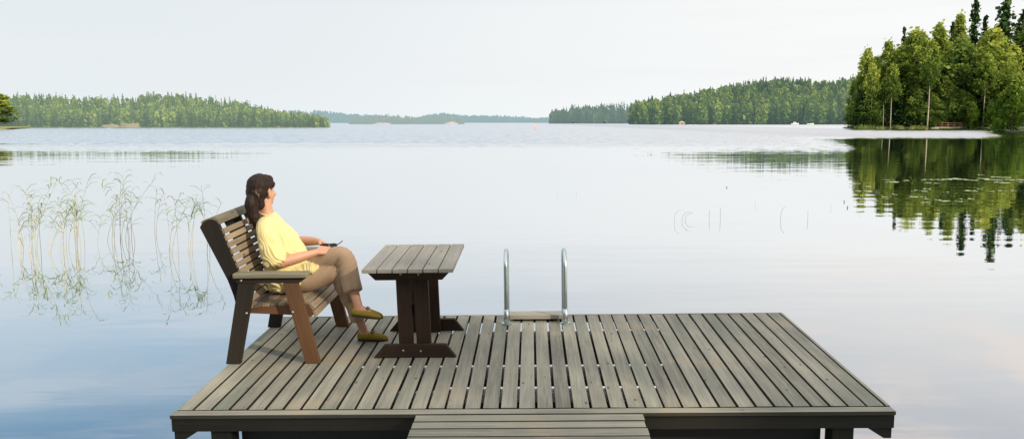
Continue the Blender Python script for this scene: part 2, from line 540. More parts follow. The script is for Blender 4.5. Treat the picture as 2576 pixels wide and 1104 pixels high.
df = g.n('BsdfDiffuse', Color=(0.030, 0.045, 0.042, 1))
mx = g.n('MixShader', i0=refl, i1=df.outputs[0], i2=gl.outputs[0])
nt.links.new(mx.outputs[0], out.inputs[0])
M['water'] = m
bm = bmesh.new()
q = [(-6000, -40, 0), (6000, -40, 0), (6000, 9000, 0), (-6000, 9000, 0)]
bm.faces.new([bm.verts.new(p) for p in q])
water = bm_obj('water', bm, M['water'], smooth=False)
tag(water, 'calm lake water mirroring the pale sky', kind='structure')


# ------------------------------------------------------------------ trees
def quads(c, size, n, flat=0.0, aspect=1.0):
    """n randomly turned leaf faces around the centres c (n,3)"""
    a = rng.normal(size=(n, 3))
    a[:, 2] *= (1 - flat)
    a /= np.linalg.norm(a, axis=1)[:, None]
    b = rng.normal(size=(n, 3))
    b -= a * np.sum(a * b, axis=1)[:, None]
    b /= np.linalg.norm(b, axis=1)[:, None]
    s = (np.asarray(size) * rng.uniform(0.6, 1.4, n))[:, None] * 0.5
    a = a * s
    b = b * s * aspect
    k1, k2 = rng.uniform(0.2, 1.0, (n, 1)), rng.uniform(0.2, 1.0, (n, 1))
    return np.stack([c - a - b * k1, c + a - b, c + a * k2 + b, c - a + b * k1], axis=1).reshape(-1, 3)


def leafy_crown(H, R, base, nclump, per, leaf, tip=0.35, fullness=0.75, droop=0.0, vert=0.9):
    """crown from clumps spread through an uneven spindle; returns verts, tint"""
    V, T = [], []
    for i in range(nclump):
        t = rng.uniform(0, 1) ** 0.85
        prof = math.sin(math.pi * min(1, (t * (1 - tip) + tip * 0.55)) ** 0.9)
        prof = max(0.12, math.sin(math.pi * (0.12 + 0.86 * t)) ** 0.7 * (1.0 - 0.45 * t))
        ang = rng.uniform(0, 2 * math.pi)
        rr = R * prof * math.sqrt(rng.uniform(0.05, 1)) * rng.uniform(fullness, 1.12)
        z = base + (H - base) * t
        c = np.array([rr * math.cos(ang), rr * math.sin(ang), z - droop * rr * 0.3])
        cs = R * rng.uniform(0.16, 0.34) * (1 - 0.4 * t)
        n = int(per * rng.uniform(0.6, 1.4))
        pts = rng.normal(size=(n, 3)) * np.array([cs, cs, cs * vert]) * 0.60 + c
        V.append(quads(pts, leaf, n))
        base_t = 0.40 + rng.uniform(-0.24, 0.24) + 0.55 * (t - 0.45) + 0.16 * (rr / (R * prof) - 0.6)  # lower and inner clumps darker: crown shading put into the leaf tint
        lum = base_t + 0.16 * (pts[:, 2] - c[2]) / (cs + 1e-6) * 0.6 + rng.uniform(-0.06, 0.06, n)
        T.append(lum)
    return np.concatenate(V), np.clip(np.concatenate(T), 0, 1)


def spruce_crown(H, R, base, leaf, dens=1.0):
    V, T = [], []
    z = base
    whorl = 0
    while z < H * 0.995:
        t = (z - base) / (H - base)
        r = R * (1 - t) ** 0.85 * rng.uniform(0.75, 1.12) + 0.12
        nb = max(4, int(9 * dens * (1 - 0.5 * t)))
        a0 = rng.uniform(0, 6.28)
        for k in range(nb):
            if rng.uniform() < 0.10:
                continue
            a = a0 + 2 * math.pi * k / nb + rng.uniform(-0.25, 0.25)
            L = r * rng.uniform(0.6, 1.1)
            n = max(3, int(L / leaf * 2.6))
            s = np.linspace(0.12, 1, n)
            dz = -0.38 * L * s + 0.22 * L * s ** 2.2
            p = np.stack([np.cos(a) * L * s, np.sin(a) * L * s, z + dz], axis=1)
            p += rng.normal(size=p.shape) * leaf * 0.22
            V.append(quads(p, leaf * (1.05 - 0.35 * s), n, flat=0.3))
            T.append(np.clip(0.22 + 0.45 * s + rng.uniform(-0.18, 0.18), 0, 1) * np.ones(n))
        z += max(0.28, (H - base) / 30 * rng.uniform(0.7, 1.2))
    return np.concatenate(V), np.concatenate(T)


def trunk_bm(H, r0, lean=0.02, limbs=0, crown_base=0.3):
    bm = bmesh.new()
    pts, rad = [], []
    ph = random.uniform(0, 6.28)
    for i in range(9):
        t = i / 8
        pts.append((math.sin(t * 2.2 + ph) * lean * H * t, math.cos(t * 1.7 + ph) * lean * H * t, t * H - 0.3))
        rad.append(r0 * (1 - 0.88 * t) + 0.01)
    tube_mesh(bm, pts, rad, 7)
    for k in range(limbs):
        t = random.uniform(crown_base, 0.85)
        i = int(t * 8)
        p = Vector(pts[i])
        a = random.uniform(0, 6.28)
        L = H * 0.16 * (1.1 - t)
        d = Vector((math.cos(a), math.sin(a), random.uniform(0.5, 1.1))).normalized()
        tube_mesh(bm, [p, p + d * L * 0.5, p + d * L + Vector((0, 0, L * 0.15))], [rad[i] * 0.5, rad[i] * 0.32, 0.02], 5)
    return bm


def make_tree_meshes(kind, n):
    res = []
    for i in range(n):
        if kind == 'spruce':
            v, t = spruce_crown(20, 3.3 + 0.6 * random.random(), 0.8, 0.80, 1.5)
            cm = np_mesh('spruce_crown', v, None, M['spruce_leaf'], t)
            tb = trunk_bm(19.2, 0.26, 0.004)
            bark = M['bark']
        elif kind == 'birch':
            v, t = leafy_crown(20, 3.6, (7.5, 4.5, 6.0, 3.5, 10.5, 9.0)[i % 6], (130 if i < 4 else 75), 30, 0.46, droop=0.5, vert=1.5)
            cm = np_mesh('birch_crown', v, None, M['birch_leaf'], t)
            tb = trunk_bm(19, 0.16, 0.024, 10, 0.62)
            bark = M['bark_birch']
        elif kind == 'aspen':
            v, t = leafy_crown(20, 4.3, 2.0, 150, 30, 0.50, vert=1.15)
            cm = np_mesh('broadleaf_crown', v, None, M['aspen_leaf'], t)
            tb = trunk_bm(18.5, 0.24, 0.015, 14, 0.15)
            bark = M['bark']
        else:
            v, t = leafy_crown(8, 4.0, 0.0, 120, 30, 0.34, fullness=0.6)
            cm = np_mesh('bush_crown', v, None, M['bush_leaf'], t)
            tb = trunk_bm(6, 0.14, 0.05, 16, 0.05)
            bark = M['bark']
        tm = bpy.data.meshes.new('trunk')
        tb.to_mesh(tm)
        tb.free()
        tm.materials.append(bark)
        tm.polygons.foreach_set('use_smooth', [True] * len(tm.polygons))
        res.append((cm, tm, 8.0 if kind == 'bush' else 20.0, {'spruce': 3.3, 'birch': 3.3, 'aspen': 4.0, 'bush': 3.8}[kind]))
    return res


TM = {'spruce': make_tree_meshes('spruce', 4), 'birch': make_tree_meshes('birch', 6),
      'aspen': make_tree_meshes('aspen', 4), 'bush': make_tree_meshes('bush', 3)}


def tree(kind, px, topy, wpx, Y, name, label, cat, group=None, base=None, var=None):
    cm, tm, h0, r0 = TM[kind][var if var is not None else random.randrange(len(TM[kind]))]
    top = at(px, topy, Y)
    x = at(px, HOR, Y).x
    zb = base if base is not None else 0.3
    H = top.z - zb
    wid = wpx / F * Y / 2 * {'birch': 1.3, 'aspen': 1.4, 'spruce': 1.3, 'bush': 1.15}[kind]
    e = empty(name, Matrix.Translation((x, Y, zb)) @ Matrix.Rotation(random.uniform(0, 6.28), 4, 'Z'), label, cat, group)
    c = bpy.data.objects.new('crown', cm)
    t = bpy.data.objects.new('trunk', tm)
    for o in (c, t):
        COL.objects.link(o)
        o.parent = e
        o.scale = (wid / r0, wid / r0, H / h0)
    t.scale = (H / h0, H / h0, H / h0)
    return e


# --- right grove: each tree on its own. (kind, px, top, width, distance, ground, variant, label)
YG = 276.0
GRV = 'trees of the right shore grove'


def gz(Y):
    return 0.5 + max(0, (Y - 282)) * 0.20


SPEC = [
    ('birch', 2174, 131, 44, 282, 0, 'leafy birch at the lake end of the grove, lowest of its front row'),
    ('birch', 2226, 110, 46, 286, 1, 'yellow green birch left of the small lone spruce top'),
    ('birch', 2296, 84, 98, 284, 2, 'broad sunlit birch with white trunk in the middle of the grove'),
    ('birch', 2352, 66, 62, 296, 3, 'slim pale birch rising behind the round crowned broadleaf tree'),
    ('aspen', 2408, 98, 84, 283, 0, 'round crowned dense green tree below the tall spruces'),
    ('birch', 2399, 42, 46, 312, 1, 'tall thin pale birch directly left of the tall ragged spruce'),
    ('birch', 2486, 80, 92, 280, 2, 'airy golden green birch with bare pale lower trunks above the jetty'),
    ('spruce', 2263, 70, 34, 300, 0, 'small dark spruce tip alone above the left part of the grove'),
    ('spruce', 2382, 58, 36, 308, 1, 'short dark spruce beside the thin pale birch'),
    ('spruce', 2437, -4, 56, 314, 2, 'tall ragged spruce, left of the two tallest tops'),
    ('spruce', 2462, 44, 40, 318, 3, 'shorter spruce in the gap between the two tallest spruces'),
    ('spruce', 2512, -34, 78, 316, 0, 'tallest dark spruce cut by the top of the picture'),
    ('spruce', 2558, 26, 70, 308, 1, 'broad dark spruce at the right edge of the grove'),
    ('birch', 2540, 120, 60, 292, 3, 'green birch in front of the broad edge spruce'),
    ('spruce', 2178, 190, 52, 279, 2, 'low dark spruce in shade under the end birch'),
    ('spruce', 2322, 215, 60, 279, 3, 'low dark spruce in shade right of the white trunk'),
    ('spruce', 2366, 170, 54, 287, 0, 'dark spruce filling the gap left of the round crowned tree'),
    ('bush', 2444, 262, 40, 274, 0, 'bright green sapling right behind the jetty rail'),
    ('bush', 2489, 258, 34, 272, 1, 'yellow green sapling at the right end of the jetty'),
    ('bush', 2544, 218, 92, 182, 2, 'big dark rounded bush over the water at the right edge'),
    ('aspen', 2146, 205, 28, 292, 1, 'low leafy tree at the very tip of the right point'),
    ('aspen', 2255, 160, 70, 290, 2, 'dense green tree behind the pale trunks on the shore'),
    ('birch', 2333, 106, 40, 273, 4, 'tall narrow birch with long white trunk showing low in the grove'),
    ('birch', 2474, 140, 44, 273, 4, 'thin pale trunked birch close behind the landing stage'),
    ('birch', 2240, 165, 38, 274, 5, 'slim birch with pale bare lower trunk left of the tall white trunked one'),
    ('birch', 2222, 200, 30, 276, 4, 'thin leaning birch at the shore reeds with its trunk bare'),
    ('birch', 2190, 165, 34, 276, 5, 'thin pale stemmed birch near the lake end of the grove'),
    ('birch', 2236, 170, 42, 284, 0, 'slender young birch with pale trunk close to the shore reeds'),
]
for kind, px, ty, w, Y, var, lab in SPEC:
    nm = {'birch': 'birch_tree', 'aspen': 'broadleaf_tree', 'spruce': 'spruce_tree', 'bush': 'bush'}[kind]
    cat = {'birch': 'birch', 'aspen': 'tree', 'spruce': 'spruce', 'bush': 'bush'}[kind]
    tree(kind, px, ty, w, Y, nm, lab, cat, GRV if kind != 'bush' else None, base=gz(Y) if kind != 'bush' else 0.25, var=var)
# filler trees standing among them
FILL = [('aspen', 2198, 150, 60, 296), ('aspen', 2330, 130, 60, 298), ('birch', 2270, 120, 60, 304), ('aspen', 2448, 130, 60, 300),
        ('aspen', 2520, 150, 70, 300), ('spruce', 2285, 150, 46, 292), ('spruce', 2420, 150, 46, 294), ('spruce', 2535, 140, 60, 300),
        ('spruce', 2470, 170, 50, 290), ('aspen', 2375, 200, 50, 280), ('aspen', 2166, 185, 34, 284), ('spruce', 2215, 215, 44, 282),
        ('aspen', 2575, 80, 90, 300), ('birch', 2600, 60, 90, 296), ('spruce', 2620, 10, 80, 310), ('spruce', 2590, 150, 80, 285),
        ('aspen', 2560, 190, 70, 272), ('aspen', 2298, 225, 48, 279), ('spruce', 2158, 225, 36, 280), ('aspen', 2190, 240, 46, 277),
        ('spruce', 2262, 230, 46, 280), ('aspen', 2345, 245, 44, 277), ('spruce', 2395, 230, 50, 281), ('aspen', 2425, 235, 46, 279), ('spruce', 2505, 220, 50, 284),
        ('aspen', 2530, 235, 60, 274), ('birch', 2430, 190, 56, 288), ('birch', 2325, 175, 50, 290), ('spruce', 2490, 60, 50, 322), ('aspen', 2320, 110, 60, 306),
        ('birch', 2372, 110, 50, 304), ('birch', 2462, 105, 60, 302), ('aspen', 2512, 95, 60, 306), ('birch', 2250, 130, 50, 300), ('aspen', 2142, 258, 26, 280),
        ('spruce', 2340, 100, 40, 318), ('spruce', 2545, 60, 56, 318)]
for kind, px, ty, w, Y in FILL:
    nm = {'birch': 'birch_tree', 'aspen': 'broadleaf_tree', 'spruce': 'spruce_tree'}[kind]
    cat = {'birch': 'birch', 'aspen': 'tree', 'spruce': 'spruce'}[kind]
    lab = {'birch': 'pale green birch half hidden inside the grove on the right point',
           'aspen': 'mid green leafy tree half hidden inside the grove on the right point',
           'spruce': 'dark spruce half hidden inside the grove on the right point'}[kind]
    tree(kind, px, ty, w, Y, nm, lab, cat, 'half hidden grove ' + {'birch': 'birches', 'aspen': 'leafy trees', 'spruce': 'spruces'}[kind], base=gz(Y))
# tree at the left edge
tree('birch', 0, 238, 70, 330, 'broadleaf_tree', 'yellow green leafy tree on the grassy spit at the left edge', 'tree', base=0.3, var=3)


# --- land: strips rising from the shoreline
def land(name, mat, rows, label, kind='structure'):
    """rows: list of lists of points, from the shore inland"""
    bm = bmesh.new()
    vr = [[bm.verts.new(p) for p in r] for r in rows]
    for A, B in zip(vr, vr[1:]):
        for k in range(len(A) - 1):
            bm.faces.new((A[k], A[k + 1], B[k + 1], B[k]))
    bmesh.ops.recalc_face_normals(bm, faces=bm.faces)
    if sum(f.normal.z for f in bm.faces) < 0:
        bmesh.ops.reverse_faces(bm, faces=bm.faces)
    o = bm_obj(name, bm, mat, smooth=False)
    tag(o, label, kind=kind)
    return o


def shore_line(pts, n):
    xs = np.linspace(pts[0][0], pts[-1][0], n)
    return [(x, float(np.interp(x, [p[0] for p in pts], [p[1] for p in pts]))) for x in xs]


# right point: from the tip round to the bush
tip = [(2122, 322.6), (2150, 323.8), (2200, 324.4), (2300, 324.6), (2340, 323.8), (2480, 323.8), (2504, 330), (2530, 333.5), (2576, 334.5), (2760, 338)]
r0, r1, r2, r3 = [], [], [], []
for px, py in shore_line(tip, 60):
    p = on_water(px, py)
    jit = random.uniform(-1.5, 1.5)
    r0.append((p.x, p.y - 1, -0.2))
    r1.append((p.x, p.y + 1.5 + jit * 0.5, 0.35))
    fr = min(1.0, (px - 2128) / 60)
    r2.append((at(px + 6, HOR, max(p.y + 8, 284)).x, max(p.y + 8, 284), 0.4 + 0.5 * fr))
    r3.append((at(px + 45, HOR, 400).x, 400, 0.4 + fr * gz(400) * 0.7))
land('right_shore_ground', M['land'], [r0, r1, r2, r3], 'wooded ground of the right hand point')


# --- distant woods that read as one mass
def wood(name, label, mat, landmat, landname, landlabel, prof, front, basey, d0, depth, n, hrange, leaf, nq, conif, seed, lowf=0.85):
    """prof: skyline [(px, topy)], front: how tall the front row looks (px)"""
    r = np.random.default_rng(seed)
    xs, ys = [p[0] for p in prof], [p[1] for p in prof]
    bx, by = [p[0] for p in basey], [p[1] for p in basey]
    V, T = [], []
    ground = {}

    def sky_z(px, t, Y):
        y0 = np.interp(px, bx, by)
        y1 = np.interp(px, xs, ys)
        yt = y1 if t >= 1 else max(y1, (y0 - front) + (y1 - (y0 - front)) * t)
        return at(px, yt, Y).z
    for i in range(n):
        px = r.uniform(xs[0], xs[-1])
        t = r.uniform(0, 1) if i > n * 0.40 else (r.uniform(0.9, 1.0) if i > n * 0.15 else r.uniform(0, 0.05))
        Y = d0 + depth * t
        zt = sky_z(px, t, Y)
        hmax = max(2.0, zt - 0.2)
        h = min(r.uniform(*hrange), hmax * 1.02)
        con = r.uniform() < conif
        zt = zt + h * (r.uniform(-0.22, 0.20) if con else r.uniform(-0.25, 0.02))
        x = at(px, HOR, Y).x
        if t < 0.05:
            zt = min(zt, h * 1.0 + 0.1)
        k = int(nq * r.uniform(0.8, 1.2))
        u = r.uniform(0, 1, k) ** (0.75 if con else 0.9)
        ang = r.uniform(0, 6.283, k)
        if con:
            rad = h * 0.15 * (1.0 - u) ** 0.9 * r.uniform(0.55, 1.1, k)
        else:
            rad = h * 0.19 * np.sin(np.pi * (0.1 + 0.84 * u)) ** 0.7 * np.sqrt(r.uniform(0.1, 1, k))
        p = np.stack([x + rad * np.cos(ang), Y + rad * np.sin(ang), zt - h + h * u], axis=1)
        sz = leaf * (0.30 + 0.85 * (1 - u)) if con else leaf * np.ones(k)
        V.append(quads(p, sz, k, aspect=1.2))
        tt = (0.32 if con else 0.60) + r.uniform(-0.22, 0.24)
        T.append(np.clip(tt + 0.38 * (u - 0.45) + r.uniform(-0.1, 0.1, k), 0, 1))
    me = np_mesh(name, np.concatenate(V), None, mat, np.concatenate(T))
    o = link(name, me, mat)
    tag(o, label, kind='stuff')
    rows = []
    N = 70
    for t in (-0.06, 0.0, 0.25, 0.5, 0.75, 1.0, 1.3):
        row = []
        for px in np.linspace(xs[0] - 4, xs[-1] + 4, N):
            Yb = on_water(px, float(np.interp(px, bx, by))).y
            Y = d0 + depth * max(t, 0) if t > 0 else d0 - (6 if t < 0 else 4)
            if t < 0:
                z = -0.3
            elif t == 0:
                z = 0.05
            else:
                z = max(0.4, sky_z(px, min(t, 1), d0 + depth * min(t, 1)) - hrange[1] * lowf)
            row.append((at(px, HOR, Y).x, Y, z))
        rows.append(row)
    land(landname, landmat, rows, landlabel)
    return o


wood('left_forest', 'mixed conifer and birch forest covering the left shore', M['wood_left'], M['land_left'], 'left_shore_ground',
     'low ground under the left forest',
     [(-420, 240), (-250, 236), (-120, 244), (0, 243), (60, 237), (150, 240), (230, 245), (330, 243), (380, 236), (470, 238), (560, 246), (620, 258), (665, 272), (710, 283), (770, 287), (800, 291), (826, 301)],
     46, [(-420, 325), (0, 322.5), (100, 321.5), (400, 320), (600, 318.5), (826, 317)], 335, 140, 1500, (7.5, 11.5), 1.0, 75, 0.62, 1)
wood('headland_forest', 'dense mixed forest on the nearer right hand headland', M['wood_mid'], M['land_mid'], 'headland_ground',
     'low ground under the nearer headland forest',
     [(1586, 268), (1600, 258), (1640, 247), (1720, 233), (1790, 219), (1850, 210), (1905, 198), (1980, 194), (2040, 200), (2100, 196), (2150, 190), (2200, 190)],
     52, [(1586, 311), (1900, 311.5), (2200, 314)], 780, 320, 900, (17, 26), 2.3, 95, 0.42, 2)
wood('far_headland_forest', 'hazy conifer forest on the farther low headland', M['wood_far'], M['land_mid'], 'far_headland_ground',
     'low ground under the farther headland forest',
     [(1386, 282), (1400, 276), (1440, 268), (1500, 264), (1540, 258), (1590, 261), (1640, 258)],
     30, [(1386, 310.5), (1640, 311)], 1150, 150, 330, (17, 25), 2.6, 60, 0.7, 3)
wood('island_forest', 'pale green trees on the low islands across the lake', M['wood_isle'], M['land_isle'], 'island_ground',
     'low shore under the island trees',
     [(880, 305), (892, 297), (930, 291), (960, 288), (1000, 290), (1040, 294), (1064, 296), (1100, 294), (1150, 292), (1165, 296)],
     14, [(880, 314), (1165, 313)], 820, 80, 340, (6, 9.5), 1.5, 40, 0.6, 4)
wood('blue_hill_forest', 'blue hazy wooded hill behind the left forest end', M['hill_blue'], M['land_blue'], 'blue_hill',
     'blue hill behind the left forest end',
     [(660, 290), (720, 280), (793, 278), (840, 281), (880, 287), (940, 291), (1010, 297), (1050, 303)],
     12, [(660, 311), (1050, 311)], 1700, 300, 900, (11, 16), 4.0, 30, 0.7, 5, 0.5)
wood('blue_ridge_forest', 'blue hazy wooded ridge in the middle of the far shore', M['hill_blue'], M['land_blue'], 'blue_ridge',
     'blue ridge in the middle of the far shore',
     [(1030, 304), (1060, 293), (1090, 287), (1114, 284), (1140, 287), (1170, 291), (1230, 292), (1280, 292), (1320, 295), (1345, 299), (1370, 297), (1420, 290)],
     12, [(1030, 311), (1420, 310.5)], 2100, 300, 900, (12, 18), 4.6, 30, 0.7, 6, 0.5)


# --- shore rocks
def rock(name, px0, px1, ytop, ybase, label, mat, Y=None):
    p0, p1 = on_water(px0, ybase), on_water(px1, ybase)
    Yr = Y or p0.y
    x0, x1 = at(px0, HOR, Yr).x, at(px1, HOR, Yr).x
    h = at((px0 + px1) / 2, ytop, Yr).z
    bm = bmesh.new()
    bmesh.ops.create_icosphere(bm, subdivisions=4, radius=1)
    sd_ = random.uniform(0, 50)
    for v in bm.verts:
        nn = noise.fractal(v.co * 1.6 + Vector((sd_, 0, 0)), 1.0, 2.0, 4)
        v.co *= 1 + 0.35 * nn
        v.co.x = v.co.x * (x1 - x0) / 2
        v.co.y *= (x1 - x0) * 0.2
        v.co.z = max(v.co.z, -0.3) * h
    o = bm_obj(name, bm, mat)
    o.location = ((x0 + x1) / 2, Yr, 0)
    tag(o, label, 'rock')
    return o


rock('rock_outcrop', 255, 300, 313.5, 320.8, 'pale pinkish rock outcrop on the left forest shore, lower left half', M['rock'], 331)
rock('rock_outcrop', 296, 352, 310, 320.8, 'taller pale pinkish rock outcrop on the left forest shore', M['rock'], 332)
rock('rock_outcrop', 940, 982, 309, 314.3, 'long low pale rock at the foot of the left island', M['rock_far'], 780)
rock('rock_outcrop', 1118, 1150, 307, 313.8, 'rounded pale rock at the right end of the islands', M['rock_far'], 800)

# grassy spit at the left edge
r0, r1, r2 = [], [], []
for px in np.linspace(-160, 72, 24):
    f = max(0.0, min(1, (78 - px) / 70))
    p = on_water(px, 322.5 + 3.6 * f)
    r0.append((p.x, p.y, -0.05))
    r1.append((p.x, p.y + 3 * f + 1, 0.12 + 0.38 * f))
    r2.append((at(px, HOR, 345).x, 345, 0.55))
land('left_spit', simple_mat('spit grass', (0.20, 0.21, 0.06), 0.9, var=0.35, scale=0.6), [r0, r1, r2], 'low grassy spit at the left edge')


# --- reeds along the right shore: one uncountable band
def blades(P, hts, width, bend):
    n = len(P)
    a = rng.uniform(0, 6.283, n)
    side = np.stack([np.cos(a), np.sin(a), np.zeros(n)], axis=1) * width
    b = rng.uniform(0, 6.283, n)
    bd = np.stack([np.cos(b), np.sin(b), np.zeros(n)], axis=1) * (bend * hts * rng.uniform(0.3, 1, n))[:, None]
    z = np.zeros((n, 3))
    z[:, 2] = hts
    top = P + z + bd
    return np.stack([P - side, P + side, top + side * 0.25, top - side * 0.25], axis=1).reshape(-1, 3)


P = []
for i in range(2600):
    px = rng.uniform(2145, 2352) if i < 2100 else rng.uniform(2352, 2480)
    if noise.noise(Vector((px * 0.045, 1.7, 0))) < rng.uniform(-0.5, 0.25):
        continue
    py = np.interp(px, [p[0] for p in tip], [p[1] for p in tip])
    w = on_water(px, py + rng.uniform(-0.4, 1.8) * (0.4 + 0.6 * noise.noise(Vector((px * 0.03, 3, 0)))))
    P.append((w.x, w.y, -0.02))
P = np.array(P)
H = rng.uniform(0.5, 1.7, len(P)) * np.array([0.35 if p[0] > 137 else 0.75 + 0.6 * noise.noise(Vector((p[0] * 0.35, 9, 0))) for p in P])
me = np_mesh('shore_reeds', blades(P, H, 0.09, 0.25), None, M['shore_reed'], rng.uniform(0, 1, len(P)))
tag(link('shore_reeds', me, None), 'band of pale reeds growing along the right shore', kind='stuff')

# --- jetty on the right shore
YJ = 277.0


def jx(px):
    return at(px, HOR, YJ).x


zdk = at(2400, 319.5, YJ).z
J = empty('shore_jetty', Matrix.Translation((jx(2412), YJ, 0)), 'brown wooden landing stage with a handrail on the right shore below the trees', 'jetty')
off = (jx(2412), YJ, 0)
w = Wood()
w.box((jx(2348), YJ - 1, zdk - 0.35), (jx(2476), YJ + 2.2, zdk))
w.build('deck', M['jetty_pale'], J, off, 0.02)
for px in np.linspace(2352, 2472, 9):
    Wood().box((jx(px) - 0.09, YJ - 0.9, -0.2), (jx(px) + 0.09, YJ - 0.72, zdk + 1.25)).build('post', M['jetty'], J, off, 0)
Wood().box((jx(2350), YJ - 0.86, zdk + 1.26), (jx(2474), YJ - 0.74, zdk + 1.42)).build('handrail', M['jetty'], J, off, 0)
Wood().box((jx(2350), YJ - 1.02, zdk + 0.5), (jx(2474), YJ - 0.92, zdk + 0.62)).build('rail', M['jetty'], J, off, 0)
for a, b in ((2402, 2428), (2432, 2450)):
    Wood().box((jx(a), YJ + 0.6, zdk), (jx(b), YJ + 1.2, zdk + 0.95)).build('bench_board', M['jetty'], J, off, 0)
Wood().box((jx(2455) - 0.3, YJ - 0.2, zdk), (jx(2455) + 0.3, YJ + 0.3, zdk + 1.9)).build('mooring_post', M['jetty'], J, off, 0.05)


# --- boats and hut far away
def boat(name, px0, px1, Y, ht, label, mat, cabin=False, group=None):
    x0, x1 = at(px0, HOR, Y).x, at(px1, HOR, Y).x
    L = x1 - x0
    e = empty(name, Matrix.Translation(((x0 + x1) / 2, Y, 0)), label, 'boat', group)
    bm = bmesh.new()
    secs = []
    for i in range(9):
        t = i / 8
        hw = L * 0.16 * math.sin(math.pi * (0.12 + 0.88 * t) ** 0.8) ** 0.6 if t < 1 else 0.02
        sh = ht * (0.75 + 0.4 * (1 - t) ** 2 + 0.15 * t)
        x = -L / 2 + L * (1 - t)
        secs.append([bm.verts.new(q) for q in ((x, -hw, sh), (x, -hw * 0.75, 0.05), (x, 0, -0.12), (x, hw * 0.75, 0.05), (x, hw, sh), (x, 0, sh * 0.85))])
    for A, B in zip(secs, secs[1:]):
        for k in range(6):
            bm.faces.new((A[k], A[(k + 1) % 6], B[(k + 1) % 6], B[k]))
    bm.faces.new(secs[0])
    bm.faces.new(secs[-1][::-1])
    bmesh.ops.recalc_face_normals(bm, faces=bm.faces)
    bm_obj('hull', bm, mat, e, smooth=False)
    if cabin:
        Wood().prism([(-L * 0.2, ht * 0.8), (L * 0.2, ht * 0.8), (L * 0.12, ht * 2.1), (-L * 0.17, ht * 2.1)], -L * 0.09, L * 0.09, (1, 0, 0)).build('cabin', mat, e, bevel=0.05)
        Wood().box((-L * 0.13, -L * 0.093, ht * 1.35), (L * 0.1, L * 0.093, ht * 1.8)).build('window', M['glass_dark'], e, bevel=0)
    else:
        Wood().box((-L * 0.05, -L * 0.12, ht * 0.75), (0, L * 0.12, ht * 0.92)).build('thwart', M['hut_roof'], e, bevel=0)
    return e


boat('motor_boat', 1990, 2009, 742, 1.0, 'white cabin boat lying at the foot of the headland forest', M['boat_white'], True)
boat('rowing_boat', 2030, 2047, 742, 0.9, 'small white open boat right of the white cabin boat', M['boat_white'])
boat('rowing_boat', 2344, 2362, 271, 0.55, 'pale open boat moored at the left end of the landing stage', M['jetty_pale'])
Yh = 735.0
hx0, hx1 = at(1708, HOR, Yh).x, at(1722, HOR, Yh).x
e = empty('shore_hut', Matrix.Translation(((hx0 + hx1) / 2, Yh, 0)), 'tiny ochre hut at the water under the headland forest', 'hut')
wd = (hx1 - hx0) / 2
Wood().box((-wd, -1.5, -0.1), (wd, 1.5, 1.7)).build('wall', M['hut'], e, bevel=0)
Wood().prism([(-wd * 1.15, 1.7), (wd * 1.15, 1.7), (0, 2.9)], -1.8, 1.8, (0, 1, 0)).build('roof', M['hut_roof'], e, bevel=0)
Wood().box((-0.4, -1.53, 0.1), (0.4, -1.5, 1.5)).build('door', M['glass_dark'], e, bevel=0)

# red spar buoy
pb = on_water(1345, 327)
bm = bmesh.new()
hb = at(1345, 311, pb.y).z
tube_mesh(bm, [(0, 0, -0.3), (0, 0, hb * 0.5), (0, 0, hb * 0.97), (0, 0, hb)], [0.10, 0.10, 0.09, 0.05], 10)
bu = bm_obj('spar_buoy', bm, M['buoy'])
bu.location = (pb.x, pb.y, 0)
tag(bu, 'thin red spar buoy standing in the middle of the lake', 'buoy')


